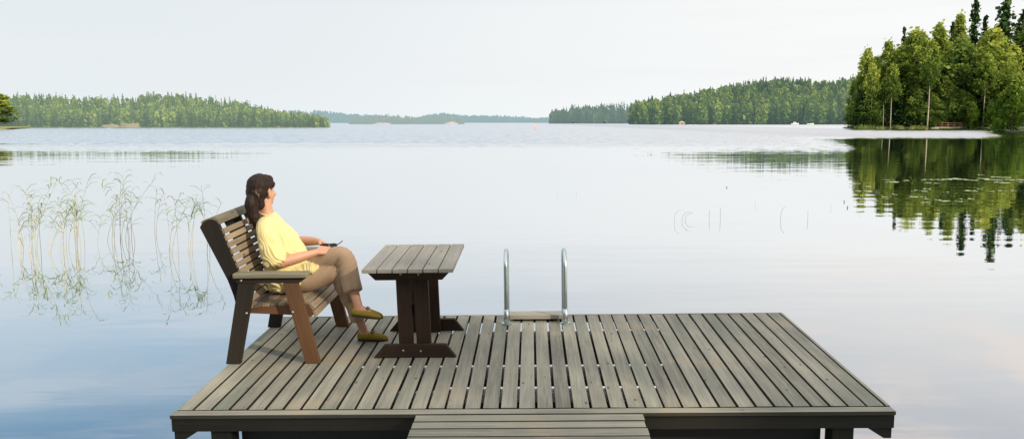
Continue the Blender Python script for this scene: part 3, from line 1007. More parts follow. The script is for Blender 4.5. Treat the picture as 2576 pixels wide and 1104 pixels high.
# ------------------------------------------------------------------ reeds in the near water
def reed_clump(px, wy, topy, nst, spread, lean, label, leafy=1.0, group='reed clumps in the water left of the dock', stem='reed_stem', thick=1.0):
    """a clump of reed stems with hanging blades"""
    p = on_water(px, wy)
    Htop = at(px, topy, p.y).z
    e = empty('reed_clump', Matrix.Translation((p.x, p.y, 0)), label, 'reeds', group)
    bm = bmesh.new()
    tl = bm.verts.layers.float.new('tint')
    bl = bmesh.new()
    tl2 = bl.verts.layers.float.new('tint')
    for s in range(nst):
        h = Htop * random.uniform(0.6, 1.0) if s else Htop
        bx, by = random.gauss(0, spread), random.gauss(0, spread * 1.5)
        ln = lean + random.gauss(0, 0.19)
        pts = []
        for i in range(7):
            t = i / 6
            pts.append(Vector((bx + ln * h * t ** 1.8, by + 0.1 * h * t * math.sin(s), -0.05 + h * t)))
        nb = len(bm.verts)
        tube_mesh(bm, pts, [(0.0045 - 0.0025 * i / 6) * thick for i in range(7)], 5, cap=False)
        bm.verts.ensure_lookup_table()
        tv = random.uniform(0.2, 0.9)
        for v in bm.verts[nb:]:
            v[tl] = tv
        for k in range(int(random.randint(5, 8) * leafy)):
            t = random.uniform(0.42, 1.0)
            i = min(5, int(t * 6))
            q0 = pts[i].lerp(pts[i + 1], t * 6 - i)
            a = random.choice((0, math.pi)) + random.gauss(0, 0.8)
            L = random.uniform(0.13, 0.30) * (1.1 - 0.4 * (t - 0.4))
            rise = random.uniform(0.7, 1.8)
            d = Vector((math.cos(a), math.sin(a), 0))
            wv = Vector((-d.y, d.x, 0.5)).normalized() * random.uniform(0.0045, 0.0085)
            c = [q0, q0 + d * L * 0.4 + Vector((0, 0, L * 0.4 * rise)), q0 + d * L * 0.8 + Vector((0, 0, L * (0.55 * rise - 0.1))),
                 q0 + d * L * 1.1 + Vector((0, 0, L * (0.5 * rise - 0.3)))]
            ws = (0.6, 1.0, 0.7, 0.08)
            tv2 = random.uniform(0, 1)
            vs = []
            for cc, ww in zip(c, ws):
                r_ = [bl.verts.new(cc - wv * ww), bl.verts.new(cc + wv * ww)]
                for v in r_:
                    v[tl2] = tv2
                vs.append(r_)
            for A, B in zip(vs, vs[1:]):
                bl.faces.new((A[0], A[1], B[1], B[0]))
    bm_obj('stem', bm, M[stem], e)
    if leafy > 0:
        bm_obj('leaves', bl, M['reed'], e, smooth=False)
    else:
        bl.free()
    return e


RC = [
    (92, 630, 448, 12, 0.07, 0.16, 'tall bent leafy reed clump, second from the left edge', 1.3),
    (62, 618, 478, 3, 0.06, -0.05, 'sparse thin reeds beside the left of the bent leafy clump', 0.6),
    (122, 640, 520, 4, 0.10, 0.05, 'short reeds between the bent clump and the upright clump', 0.7),
    (186, 628, 447, 10, 0.06, 0.03, 'dense upright leafy reed clump, narrow and tall', 1.3),
    (164, 625, 520, 3, 0.05, 0.10, 'short thin reeds leaning onto the upright leafy clump', 0.8),
    (262, 612, 490, 6, 0.10, 0.04, 'medium reed clump left of the highest reed plume', 1.0),
    (308, 605, 432, 10, 0.08, 0.05, 'wide reed clump carrying the highest plume', 1.2),
    (340, 612, 520, 2, 0.05, 0.10, 'few thin reeds right of the wide clump', 0.7),
    (392, 592, 462, 3, 0.04, 0.03, 'thin lone reed stems between the wide clump and the straight pair', 0.8),
    (433, 640, 476, 4, 0.06, 0.02, 'straight reed stems with a few long side blades', 0.9),
    (455, 640, 492, 3, 0.06, 0.08, 'loose reeds right of the straight stems', 1.0),
    (500, 632, 458, 4, 0.08, 0.16, 'reeds bending right beside the bench back', 0.9),
    (530, 640, 500, 2, 0.05, 0.05, 'shorter thin reeds closest to the bench back', 0.6),
    (8, 632, 505, 5, 0.10, 0.05, 'reeds cut by the left edge of the view', 0.9),
    (34, 650, 560, 2, 0.05, 0.0, 'two short reed stems near the left edge', 0.5),
]
for px, wy, ty, ns, spd, ln, lab, lf in RC:
    reed_clump(px, wy, ty, max(2, int(ns * 0.8)), spd * 1.15, ln, lab, lf)
reed_clump(36, 872, 862, 1, 0.0, 0.0, 'single short stem sticking out of open water at lower left', 0.0)
reed_clump(286, 860, 856, 1, 0.0, 0.1, 'tiny stub of reed alone in the open lower left water', 0.0)
GR = 'reeds among the lily pads'
for px, wy, ty, ns, lab in [(2278, 424, 372, 2, 'pale reed with one leaf, left of the lily pads'), (2246, 470, 440, 2, 'short pale reed between the left lily pads'),
                            (2384, 432, 372, 3, 'thin yellow reed in the dark tree reflection'), (2500, 410, 345, 3, 'tall reed in the dark reflection near the right edge'),
                            (2556, 420, 352, 3, 'leafy reed in the dark reflection cut near the right edge'), (2300, 470, 452, 2, 'short reed behind the middle lily pads')]:
    reed_clump(px, wy, ty, max(1, ns - 1), 0.08, 0.08, lab, 0.6, GR, 'shore_reed', 0.8)


def rush(px, wy, topx, topy, curve, label):
    p = on_water(px, wy)
    t_ = at(topx, topy, p.y)
    bm = bmesh.new()
    pts = []
    for i in range(9):
        t = i / 8
        pts.append((curve * math.sin(math.pi * t * 0.5) * 0.3 * (1 - t) + (t_.x - p.x) * t ** 2, 0, -0.03 + (t_.z + 0.03) * math.sin(t * math.pi / 2)))
    tube_mesh(bm, pts, 0.0035, 5)
    o = bm_obj('rush_stem', bm, M['rush'])
    o.location = (p.x, p.y, 0)
    tag(o, label, 'rush', 'thin rush stems in the open water')
    return o


for a in [(1697, 558, 1712, 528, -0.15, 'bent rush stem, leftmost and largest of the three arcs'), (1716, 556, 1738, 532, -0.15, 'bent rush stem, middle of the three arcs'),
          (1724, 554, 1744, 536, -0.12, 'bent rush stem, right and smallest of the three arcs'), (1784, 553, 1786, 528, 0, 'straight thin rush just right of the three arcs'),
          (1812, 552, 1812, 524, 0, 'straight thin rush standing second right of the three arcs'), (1964, 553, 1978, 520, -0.12, 'bent rush alone right of the straight pair'),
          (2032, 553, 2032, 530, 0, 'short straight rush right of the lone bent rush'), (1900, 518, 1900, 505, 0, 'tiny rush tip in the pale water, left one'),
          (2090, 522, 2091, 510, 0, 'tiny rush tip in the pale water, right one'), (1402, 494, 1402, 486, 0, 'tiny rush tip in the middle of the lake, left one'),
          (1450, 490, 1452, 482, 0, 'tiny rush tip in the middle of the lake, right one')]:
    rush(*a)


# lily pads
def pad_mesh(sd_):
    bm = bmesh.new()
    r = random.Random(sd_)
    c = bm.verts.new((0, 0, 0.004))
    ring = []
    for k in range(17):
        a = 0.18 + (2 * math.pi - 0.36) * k / 16
        rr = 1 + 0.06 * r.uniform(-1, 1)
        ring.append(bm.verts.new((rr * math.cos(a), rr * math.sin(a), 0.006 + 0.05 * max(0, r.uniform(-1.0, 1)))))
    for A, B in zip(ring, ring[1:]):
        bm.faces.new((c, A, B))
    me = bpy.data.meshes.new('lily_pad')
    bm.to_mesh(me)
    bm.free()
    me.materials.append(M['pad'])
    return me


PM = [pad_mesh(i) for i in range(4)]
PADS = [(1650, 385, 40), (1440, 410, 60), (1690, 400, 60), (1720, 398, 40), (1790, 390, 34), (1905, 386, 30), (1940, 383, 50), (1930, 405, 40), (2010, 385, 50),
        (1995, 408, 38), (2060, 382, 60), (2110, 378, 70), (2160, 383, 60), (2200, 385, 60), (2250, 388, 50), (2300, 377, 60), (2350, 384, 70), (2400, 387, 50),
        (2390, 366, 60), (2450, 369, 70), (2290, 352, 40), (2400, 401, 50), (2445, 405, 60), (2480, 386, 60), (2550, 385, 50), (2570, 401, 40), (1525, 430, 36),
        (1460, 460, 40), (1530, 463, 50), (1860, 455, 34), (1925, 446, 40), (1910, 461, 44), (2050, 468, 26), (2210, 458, 60), (2245, 460, 40), (2280, 445, 36),
        (2362, 463, 26), (2430, 458, 40), (2505, 458, 36), (1700, 483, 34), (1640, 500, 34), (1580, 523, 40), (1835, 499, 50), (1875, 500, 40), (1905, 500, 30),
        (1930, 513, 36), (1920, 537, 40), (2000, 521, 40), (2035, 528, 40), (2065, 526, 36), (2140, 530, 40), (2150, 513, 30), (2220, 513, 40), (1450, 487, 30), (1490, 492, 24)]
for i, (cx, cy, wx) in enumerate(PADS):
    px, py = (2400 + cx / 1.789) * 0.6708, (460 + cy / 1.789) * 0.6708
    p = on_water(px, py)
    r = wx / 1.789 * 0.6708 / F * p.y / 2
    o = bpy.data.objects.new('lily_pad', PM[i % 4])
    COL.objects.link(o)
    o.location = (p.x, p.y, 0.004)
    o.scale = (r, r * random.uniform(0.9, 1.6), 0.3)
    o.rotation_euler = (0, 0, random.uniform(0, 6.28))
    tag(o, 'pale green lily pad floating on the dark tree reflection at right', 'lily pad', 'lily pads on the dark tree reflection')
for cx, cy, lab in [(582, 437, 'dark lily bud above pale water, well left of the lily pads'), (1370, 535, 'dark lily bud just left of the lily pads, upper one'),
                    (1392, 573, 'dark lily bud just left of the lily pads, lower one')]:
    p = on_water((2400 + cx / 1.789) * 0.6708, (460 + cy / 1.789) * 0.6708)
    bm = bmesh.new()
    tube_mesh(bm, [(0, 0, -0.05), (0, 0, 0.012), (0, 0, 0.02), (0, 0, 0.04), (0, 0, 0.05)], [0.005, 0.005, 0.016, 0.017, 0.004], 9)
    o = bm_obj('lily_bud', bm, M['bud'])
    o.location = (p.x, p.y, 0)
    tag(o, lab, 'lily bud')

# ------------------------------------------------------------------ the dock
DOCK = empty('swimming_dock', MD.copy(), 'grey weathered wooden swimming dock floating on the lake', 'dock')
hw = DW / 2
w = Wood()
nb, pitch = 39, (DW - 0.035) / 39
for i in range(nb):
    u0 = -hw + 0.004 + i * pitch
    gap = random.uniform(0.012, 0.019)
    w.box((u0 + gap / 2, 0.045 + random.uniform(-0.003, 0.003), -0.028), (u0 + pitch - gap / 2, DL - 0.03 + random.uniform(-0.004, 0.004), 0.0), (0, 1, 0), warp=0.0016)
nf = len(w.bm.faces)
for v, ua, ub in ((0.42, -0.55, 0.85), (0.872, -1.25, 1.0), (1.773, -0.35, 1.15)):
    for i in range(1, nb):
        u0 = -hw + 0.004 + i * pitch
        if ua < u0 < ub:
            w.box((u0 - 0.010, v - 0.016, -0.027), (u0 + 0.010, v + 0.016, -0.004), (0, 1, 0))
w.bm.faces.ensure_lookup_table()
for f in w.bm.faces[nf:]:
    f.material_index = 1
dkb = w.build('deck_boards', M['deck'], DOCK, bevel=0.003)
dkb.data.materials.append(M['joist'])
w = Wood()
w.box((-hw + 0.002, -0.040, -0.028), (hw - 0.002, 0.038, -0.003))
w.box((hw - 0.026, 0.041, -0.06), (hw - 0.004, DL - 0.024, 0.002))
w.box((-hw, DL - 0.022, -0.07), (hw - 0.004, DL + 0.005, -0.002))
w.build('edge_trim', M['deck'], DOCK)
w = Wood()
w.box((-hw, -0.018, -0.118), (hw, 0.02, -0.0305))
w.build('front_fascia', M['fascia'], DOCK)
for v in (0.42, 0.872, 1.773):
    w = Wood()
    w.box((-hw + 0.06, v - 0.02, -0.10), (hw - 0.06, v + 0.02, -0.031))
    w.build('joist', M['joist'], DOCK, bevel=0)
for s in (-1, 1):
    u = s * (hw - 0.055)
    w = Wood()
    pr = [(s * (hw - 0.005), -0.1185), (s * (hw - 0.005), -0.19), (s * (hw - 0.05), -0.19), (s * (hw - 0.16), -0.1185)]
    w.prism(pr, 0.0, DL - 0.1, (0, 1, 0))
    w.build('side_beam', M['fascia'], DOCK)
    w = Wood()
    w.box((s * 1.92 - 0.065, 0.03, -0.75), (s * 1.92 + 0.065, 0.16, -0.119))
    w.build('post', M['fascia'], DOCK)
w = Wood()
w.box((-1.85, 0.17, -0.6), (1.84, DL - 0.15, -0.135))
w.build('float', M['float'], DOCK, bevel=0.02)

GW = empty('gangway', MD.copy(), 'weathered wooden gangway of cross boards leading onto the dock', 'gangway')
w = Wood()
v = -0.0485
k = 0
while v > -7.5:
    d = 0.098 + random.uniform(-0.004, 0.004)
    w.box((-0.688 + random.uniform(-0.006, 0.006), v - d, -0.036 - 0.001 * k * 0), (0.686 + random.uniform(-0.006, 0.006), v, -0.006), (1, 0, 0), warp=0.0015)
    v -= d + random.uniform(0.010, 0.015)
    k += 1
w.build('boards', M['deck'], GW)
for s in (-1, 1):
    w = Wood()
    w.box((s * 0.62 - 0.03, -7.5, -0.19), (s * 0.62 + 0.03, -0.05, -0.037))
    w.build('stringer', M['fascia'], GW)
# near shore the gangway comes from (behind the viewpoint)
r0, r1, r2 = [], [], []
for x in np.linspace(-140, 160, 60):
    yb = -2.6 - 0.004 * x * x * (1 if x < 0 else 0.25) + 1.2 * noise.noise(Vector((x * 0.2, 0, 0)))
    r0.append((x, yb + 0.8, -0.3))
    r1.append((x, yb - 1, 0.3))
    r2.append((x, yb - 40, 4.0))
land('near_shore_ground', M['land'], [r0, r1, r2], 'near bank behind the viewpoint')

# ------------------------------------------------------------------ bench
BO = (-1.87, 1.45, 0.0)
BENCH = empty('garden_bench', MD @ Matrix.Translation(BO), 'dark timber garden bench with slatted back and seat on the dock', 'bench')


def P_(w, name, mat, bevel=0.004, parent=None):
    return w.build(name, mat, parent or BENCH, BO, bevel)


VN, VF = 0.935, 1.955          # outer faces of the two end frames
for (va, vb) in ((VN, VN + 0.045), (VF - 0.045, VF)):
    P_(Wood().prism([(-2.21, 0), (-2.105, 0), (-1.969, 0.597), (-2.084, 0.597)], va, vb, (0.22, 0, 1)), 'leg', M['bench_frame'])
    P_(Wood().prism([(-1.626, 0), (-1.521, 0), (-1.653, 0.597), (-1.762, 0.597)], va, vb, (-0.22, 0, 1)), 'leg', M['bench_leg'])
    P_(Wood().prism([(-2.09, 0.598), (-1.64, 0.598), (-1.585, 0.638), (-2.12, 0.638)], va + 0.004, vb - 0.004, (1, 0, 0)), 'arm_rail', M['bench_frame'])
    mid = (va + vb) / 2
    P_(Wood().box((-2.112, mid - 0.05, 0.6395), (-1.575, mid + 0.05, 0.675)), 'armrest', M['bench_arm'], 0.008)
# backrest posts (ends and middle) with rounded heads; seat rails
PROF = [(-2.176, 0.614), (-2.140, 0.50), (-2.12, 0.40), (-2.04, 0.36), (-2.03, 0.43), (-2.085, 0.648), (-2.213, 1.015), (-2.228, 1.045), (-2.262, 1.058),
        (-2.300, 1.052), (-2.335, 1.028), (-2.352, 1.0), (-2.345, 0.985)]
SEATP = [(-2.06, 0.355), (-1.66, 0.335), (-1.60, 0.322), (-1.585, 0.33), (-1.578, 0.37), (-1.60, 0.405), (-1.64, 0.418), (-1.70, 0.418), (-2.06, 0.385)]
for va in (VN + 0.048, 1.423, VF - 0.048 - 0.045):
    P_(Wood().prism(PROF, va, va + 0.045, (-0.3, 0, 1)), 'back_post', M['bench_frame'])
for va in (VN + 0.095, 1.47, VF - 0.048 - 0.092):
    P_(Wood().prism(SEATP, va, va + 0.045, (1, 0, 0)), 'seat_rail', M['bench_leg'])


def back_u(h):
    return -2.085 - (h - 0.648) * (2.213 - 2.085) / (1.015 - 0.648)


w = Wood()
h = 0.475
dirv = Vector((-0.329, 0, 0.944))
nrm = Vector((0.944, 0, 0.329))
va, vb = VN + 0.05, VF - 0.05
while h < 1.005:
    c = Vector((back_u(h) + 0.013, 0, h))
    pr = []
    for a, b in ((-0.0205, -0.010), (0.0205, -0.010), (0.0205, 0.011), (-0.0205, 0.011)):
        q = c + dirv * a + nrm * b
        pr.append((q.x, q.z))
    w.prism(pr, va + random.uniform(-0.004, 0.004), vb + random.uniform(-0.004, 0.004), (0, 1, 0))
    h += 0.0495
P_(w, 'backrest', M['bench_slat'], 0.003)
w = Wood()
w.prism([(-2.345, 1.035), (-2.325, 1.052), (-2.25, 1.079), (-2.218, 1.062), (-2.2, 1.03), (-2.21, 1.02), (-2.228, 1.046), (-2.262, 1.0585), (-2.30, 1.0525), (-2.335, 1.0285)], va, vb, (0, 1, 0))
P_(w, 'top_rail', M['bench_arm'], 0.002)
w = Wood()
sp_ = [(-2.045, 0.388), (-1.985, 0.393), (-1.925, 0.398), (-1.865, 0.403), (-1.805, 0.408), (-1.745, 0.414), (-1.685, 0.419), (-1.630, 0.416), (-1.594, 0.389), (-1.578, 0.345)]
for i, (u, hh) in enumerate(sp_):
    ang = 0.085 if i < 7 else (-0.20, -0.9, -1.42)[i - 7]
    wd = 0.027 if i < 7 else (0.026, 0.0235, 0.024)[i - 7]
    d = Vector((math.cos(ang), 0, math.sin(ang)))
    n_ = Vector((-d.z, 0, d.x))
    c = Vector((u, 0, hh)) + n_ * 0.0115
    pr = [((c + d * a + n_ * b).x, (c + d * a + n_ * b).z) for a, b in ((-wd, -0.0105), (wd, -0.0105), (wd, 0.0105), (-wd, 0.0105))]
    w.prism(pr, va + 0.05 + random.uniform(-0.005, 0.005), vb - 0.05 + random.uniform(-0.005, 0.005), (0, 1, 0))
P_(w, 'seat', M['bench_slat'], 0.003)
for (u, hh) in ((-2.035, 0.38), (-1.70, 0.385), (-2.06, 0.62)):
    bm = bmesh.new()
    tube_mesh(bm, [(u, VN - 0.004, hh), (u, VN + 0.01, hh)], 0.009, 8)
    bm_obj('bolt', bm, M['bolt'], BENCH, BO)

# ------------------------------------------------------------------ table
TO = (-0.856, 1.41, 0.0)
TABLE = empty('garden_table', MD @ Matrix.Translation(TO), 'small dark timber table with grey plank top standing on the dock', 'table')


def T_(w, name, mat, bevel=0.004):
    return w.build(name, mat, TABLE, TO, bevel)


w = Wood()
pw = (1.184 - 0.528) / 6
for i in range(6):
    u0 = -1.184 + i * pw
    w.box((u0 + 0.004, 0.893 + random.uniform(-0.003, 0.003), 0.672), (u0 + pw - 0.004, 1.895 + random.uniform(-0.003, 0.003), 0.700), (0, 1, 0))
T_(w, 'tabletop', M['table_top'], 0.003)
for s, (va, vb) in enumerate(((1.055, 1.10), (1.765, 1.81))):
    T_(Wood().prism([(-1.205, 0.671), (-1.118, 0.585), (-0.628, 0.585), (-0.545, 0.671)], va, vb, (1, 0, 0)), 'top_beam', M['table_leg'])
    T_(Wood().prism([(-1.152, 0.0), (-0.539, 0.0), (-0.613, 0.099), (-1.069, 0.099)], va, vb, (1, 0, 0)), 'foot', M['table_leg'])
    lv = (vb + 0.002, vb + 0.047) if s == 0 else (va - 0.047, va - 0.002)
    for (a0, a1, b0, b1) in ((-0.966, -0.860, -0.977, -0.868), (-0.833, -0.727, -0.853, -0.742)):
        T_(Wood().prism([(a0, 0.0), (a1, 0.0), (b1, 0.6705), (b0, 0.6705)], lv[0], lv[1], (0, 0, 1)), 'leg', M['table_leg'])
T_(Wood().box((-0.87, 1.15, 0.30), (-0.835, 1.716, 0.38)), 'stretcher', M['table_leg'])
for (u, hh) in ((-0.93, 0.63), (-0.80, 0.63), (-0.93, 0.055), (-0.80, 0.05)):
    bm = bmesh.new()
    tube_mesh(bm, [(u, 1.051, hh), (u, 1.06, hh)], 0.009, 8)
    bm_obj('bolt', bm, M['bolt'], TABLE, TO)

# ------------------------------------------------------------------ swim ladder
LO = (0.05, 2.05, 0.0)
LAD = empty('swim_ladder', MD @ Matrix.Translation(LO), 'steel swim ladder with two hooped handrails at the dock edge', 'ladder')
for u in (-0.193, 0.302):
    bm = bmesh.new()
    pts = [(u, 1.95, 0.0), (u, 1.95, 0.3), (u, 1.95, 0.49)]
    for k in range(1, 12):
        a = math.pi * k / 12
        pts.append((u, 2.14 - 0.19 * math.cos(a), 0.49 + 0.10 * math.sin(a)))
    pts += [(u, 2.33, 0.49), (u, 2.33, 0.2), (u, 2.33, -0.4), (u, 2.36, -0.9)]
    tube_mesh(bm, pts, 0.0175, 14)
    rail = bm_obj('handrail', bm, M['steel'], LAD, LO)
    bm = bmesh.new()
    tube_mesh(bm, [(u, 1.95, 0.0015), (u, 1.95, 0.012)], 0.042, 14)
    bm_obj('foot_plate', bm, M['steel'], LAD, LO, smooth=False)
    bm = bmesh.new()
    tube_mesh(bm, [(u, 1.95, 0.012), (u, 1.95, 0.13)], 0.0225, 14)
    bm_obj('sleeve', bm, M['steel'], LAD, LO)
Wood().box((-0.170, 2.02, 0.022), (0.279, 2.16, 0.058)).build('cross_board', M['table_top'], LAD, LO, 0.004)
for u in (-0.10, 0.21):
    Wood().box((u - 0.03, 2.05, 0.0005), (u + 0.03, 2.13, 0.0215)).build('spacer', M['fascia'], LAD, LO, 0)
for h in (-0.18, -0.42):
    bm = bmesh.new()
    tube_mesh(bm, [(-0.193, 2.335, h), (0.302, 2.335, h)], 0.016, 10)
    bm_obj('rung', bm, M['steel'], LAD, LO)


# ------------------------------------------------------------------ the seated woman
PO = (-1.75, 1.45, 0.0)
PERSON = empty('person', MD @ Matrix.Translation(PO), 'seated woman in yellow shirt and tan trousers, legs crossed, head turned to the lake', 'person')


def loft(bm, secs, seg=20, lat=(0, 1, 0)):
    """secs: (centre, ra along the lateral axis, rb along the other) closed with rounded ends"""
    C = [Vector(s[0]) for s in secs]
    rings = []
    for i, s in enumerate(secs):
        t = (C[min(i + 1, len(C) - 1)] - C[max(i - 1, 0)]).normalized()
        L = Vector(s[3]) if len(s) > 3 else Vector(lat)
        L = (L - t * L.dot(t)).normalized()
        B = t.cross(L)
        rings.append([bm.verts.new(C[i] + L * (s[1] * math.cos(a)) + B * (s[2] * math.sin(a))) for a in [2 * math.pi * k / seg for k in range(seg)]])
    for A, B in zip(rings, rings[1:]):
        for k in range(seg):
            bm.faces.new((A[k], A[(k + 1) % seg], B[(k + 1) % seg], B[k]))
    for r, p, q, flip in ((rings[0], C[0], C[1], True), (rings[-1], C[-1], C[-2], False)):
        rad = min(secs[0][1], secs[0][2]) if flip else min(secs[-1][1], secs[-1][2])
        tipv = bm.verts.new(p + (p - q).normalized() * rad * 0.35)
        for k in range(seg):
            f = (r[k], r[(k + 1) % seg], tipv)
            bm.faces.new(f[::-1] if flip else f)
    return bm


def smooth_path(secs, n=4):
    """insert Catmull-Rom sections"""
    out = []
    K = len(secs)
    for i in range(K - 1):
        p = [secs[max(i - 1, 0)], secs[i], secs[i + 1], secs[min(i + 2, K - 1)]]
        for j in range(n):
            t = j / n
            f = lambda a, b, c, d: 0.5 * (2 * b + (c - a) * t + (2 * a - 5 * b + 4 * c - d) * t * t + (3 * b - a - 3 * c + d) * t ** 3)
            out.append((tuple(f(*[q[0][m_] for q in p]) for m_ in range(3)), max(0.003, f(*[q[1] for q in p])), max(0.003, f(*[q[2] for q in p]))))
    out.append(secs[-1][:3])
    return out


def ball(bm, c, r, rot=None, sub=3):
    bmesh_res = bmesh.ops.create_icosphere(bm, subdivisions=sub, radius=1)
    if rot is not None:
        r = tuple(q * HS for q in r)
    Mx = Matrix.Translation(Vector(c)) @ (rot.to_4x4() if rot is not None else Matrix.Identity(4)) @ Matrix.Diagonal((*r, 1))
    bmesh.ops.transform(bm, matrix=Mx, verts=bmesh_res['verts'])


def fuse(name, bm, mat, voxel, smooth=4, parent=None, fn=None, factor=0.5):
    """union of overlapping closed shapes into one continuous skin"""
    me = bpy.data.meshes.new(name + '_raw')
    bmesh.ops.recalc_face_normals(bm, faces=bm.faces)
    bm.to_mesh(me)
    bm.free()
    tmp = bpy.data.objects.new(name + '_raw', me)
    COL.objects.link(tmp)
    r = tmp.modifiers.new('r', 'REMESH')
    r.mode = 'VOXEL'
    r.voxel_size = voxel
    s = tmp.modifiers.new('s', 'SMOOTH')
    s.iterations = smooth
    s.factor = factor
    dg = bpy.context.evaluated_depsgraph_get()
    ev = tmp.evaluated_get(dg)
    res = bpy.data.meshes.new_from_object(ev)
    bpy.data.objects.remove(tmp)
    bpy.data.meshes.remove(me)
    res.name = name
    if fn:
        res.update()
        nv = len(res.vertices)
        co_ = np.empty(nv * 3, dtype=np.float32)
        res.vertices.foreach_get('co', co_)
        co_ = co_.reshape(-1, 3)
        no = np.array([v.normal[:] for v in res.vertices])
        d = np.array([fn(Vector(c), Vector(n)) for c, n in zip(co_, no)])
        co_ = co_ + no * d[:, None]
        res.vertices.foreach_set('co', co_.astype(np.float32).ravel())
        res.update()
    res.transform(Matrix.Translation(-Vector(PO)))
    res.materials.clear()
    return link(name, res, mat, parent or PERSON, smooth=True)


TH = math.radians(66)                      # heading of the head, turned away from the camera
HF = Vector((math.cos(TH), math.sin(TH), -0.03)).normalized()   # face forward
HR = HF.cross(Vector((0, 0, 1))).normalized()                   # her right
HU = HR.cross(HF)
HC = Vector((-2.038, 1.455, 1.208))
HS = 1.09        # head centre
HB = Matrix((HR, HF, HU)).transposed()     # columns: right, forward, up


def hp(r, f, u):
    return HC + (HR * r + HF * f + HU * u) * HS


# body surface
bm = bmesh.new()
# torso
loft(bm, smooth_path([((-1.88, 1.45, 0.47), 0.14, 0.105), ((-1.90, 1.45, 0.56), 0.145, 0.11), ((-1.915, 1.45, 0.68), 0.14, 0.105), ((-1.925, 1.45, 0.82), 0.14, 0.075),
                      ((-1.975, 1.45, 0.93), 0.135, 0.062), ((-2.0, 1.45, 0.99), 0.10, 0.048), ((-2.012, 1.45, 1.03), 0.055, 0.052), ((-2.02, 1.452, 1.08), 0.050, 0.052),
                      ((-2.03, 1.455, 1.15), 0.049, 0.054)]))
# skull, jaw, face
ball(bm, hp(0, -0.018, 0.025), (0.074, 0.096, 0.086), HB)
ball(bm, hp(0, 0.030, -0.030), (0.062, 0.066, 0.082), HB)
ball(bm, hp(0, 0.058, -0.085), (0.034, 0.034, 0.026), HB)
ball(bm, hp(0, 0.094, -0.022), (0.012, 0.017, 0.020), HB)
ball(bm, hp(0, 0.088, 0.004), (0.009, 0.012, 0.030), HB)
ball(bm, hp(0, 0.080, 0.030), (0.038, 0.011, 0.011), HB)
ball(bm, hp(0, 0.086, -0.058), (0.022, 0.011, 0.010), HB)
for s in (-1, 1):
    ball(bm, hp(s * 0.040, 0.070, -0.025), (0.02, 0.018, 0.018), HB)
    rot = HB @ Matrix.Rotation(s * 0.35, 3, 'Z')
    ball(bm, hp(s * 0.076, -0.012, -0.012), (0.008, 0.020, 0.034), rot)
    ball(bm, hp(s * 0.074, -0.004, -0.036), (0.007, 0.011, 0.014), rot)
# near (right) arm
loft(bm, smooth_path([((-1.985, 1.325, 0.965), 0.055, 0.055), ((-1.965, 1.265, 0.93), 0.05, 0.05), ((-1.915, 1.215, 0.80), 0.043, 0.044), ((-1.872, 1.20, 0.705), 0.038, 0.040),
                      ((-1.82, 1.225, 0.705), 0.041, 0.041), ((-1.72, 1.275, 0.725), 0.034, 0.036), ((-1.632, 1.325, 0.742), 0.021, 0.026), ((-1.61, 1.338, 0.748), 0.020, 0.026)]))
# far (left) arm
loft(bm, smooth_path([((-2.03, 1.55, 0.965), 0.052, 0.052), ((-2.03, 1.605, 0.93), 0.048, 0.048), ((-1.95, 1.665, 0.84), 0.043, 0.044), ((-1.86, 1.69, 0.775), 0.038, 0.040),
                      ((-1.80, 1.675, 0.775), 0.041, 0.041), ((-1.705, 1.61, 0.785), 0.033, 0.035), ((-1.645, 1.545, 0.790), 0.021, 0.026), ((-1.625, 1.53, 0.790), 0.020, 0.026)]))


def hand(bm, wrist, fwd, back, thumb_side, curl, spread=0.0, L=1.0):
    """palm, four unequal bent fingers and a thumb; back = direction out of the back of the hand"""
    f = Vector(fwd).normalized()
    b = Vector(back)
    b = (b - f * b.dot(f)).normalized()
    s = f.cross(b).normalized() * thumb_side        # towards the thumb
    w0 = Vector(wrist)
    loft(bm, [(w0, 0.024, 0.017, s), (w0 + f * 0.03 * L, 0.033, 0.016, s), (w0 + f * 0.065 * L, 0.039, 0.014, s), (w0 + f * 0.085 * L, 0.037, 0.012, s)], 14)
    for k, (o, ln, st) in enumerate(((0.028, 0.070, 0.086), (0.0095, 0.078, 0.090), (-0.009, 0.072, 0.087), (-0.026, 0.056, 0.079))):
        p = w0 + f * (st - 0.012) * L + s * o
        d = (f + s * o * spread).normalized()
        pts = [p]
        a = 0.0
        for j, (fr, ca) in enumerate(((0.45, 0.55), (0.32, 0.85), (0.23, 0.5))):
            a += ca * curl * (1 + 0.08 * k)
            dirn_ = d * math.cos(a) - b * math.sin(a)
            pts.append(pts[-1] + dirn_ * ln * fr * L * (1.25 if j == 0 else 1.0))
        loft(bm, [(pts[0], 0.0088, 0.0088, s), (pts[1], 0.0084, 0.0084, s), (pts[2], 0.0078, 0.0078, s), (pts[3], 0.0066, 0.0066, s)], 10)
    t0 = w0 + f * 0.018 + s * 0.022
    t1 = t0 + (f * 0.75 + s * 0.6 - b * 0.25).normalized() * 0.040
    t2 = t1 + (f * 0.95 + s * 0.05 - b * 0.45).normalized() * 0.032
    t3 = t2 + (f * 0.9 - s * 0.2 - b * 0.5).normalized() * 0.024
    loft(bm, [(t0, 0.014, 0.013, b), (t1, 0.0105, 0.010, b), (t2, 0.0092, 0.009, b), (t3, 0.0072, 0.007, b)], 10)


# near hand: back of the hand up and to the camera, thumb on top inside
hand(bm, (-1.612, 1.338, 0.748), (0.86, 0.42, 0.10), (-0.15, -0.75, 0.62), -1, 0.75)
hand(bm, (-1.628, 1.532, 0.790), (0.74, -0.62, -0.10), (0.25, 0.35, 0.9), 1, 0.62)
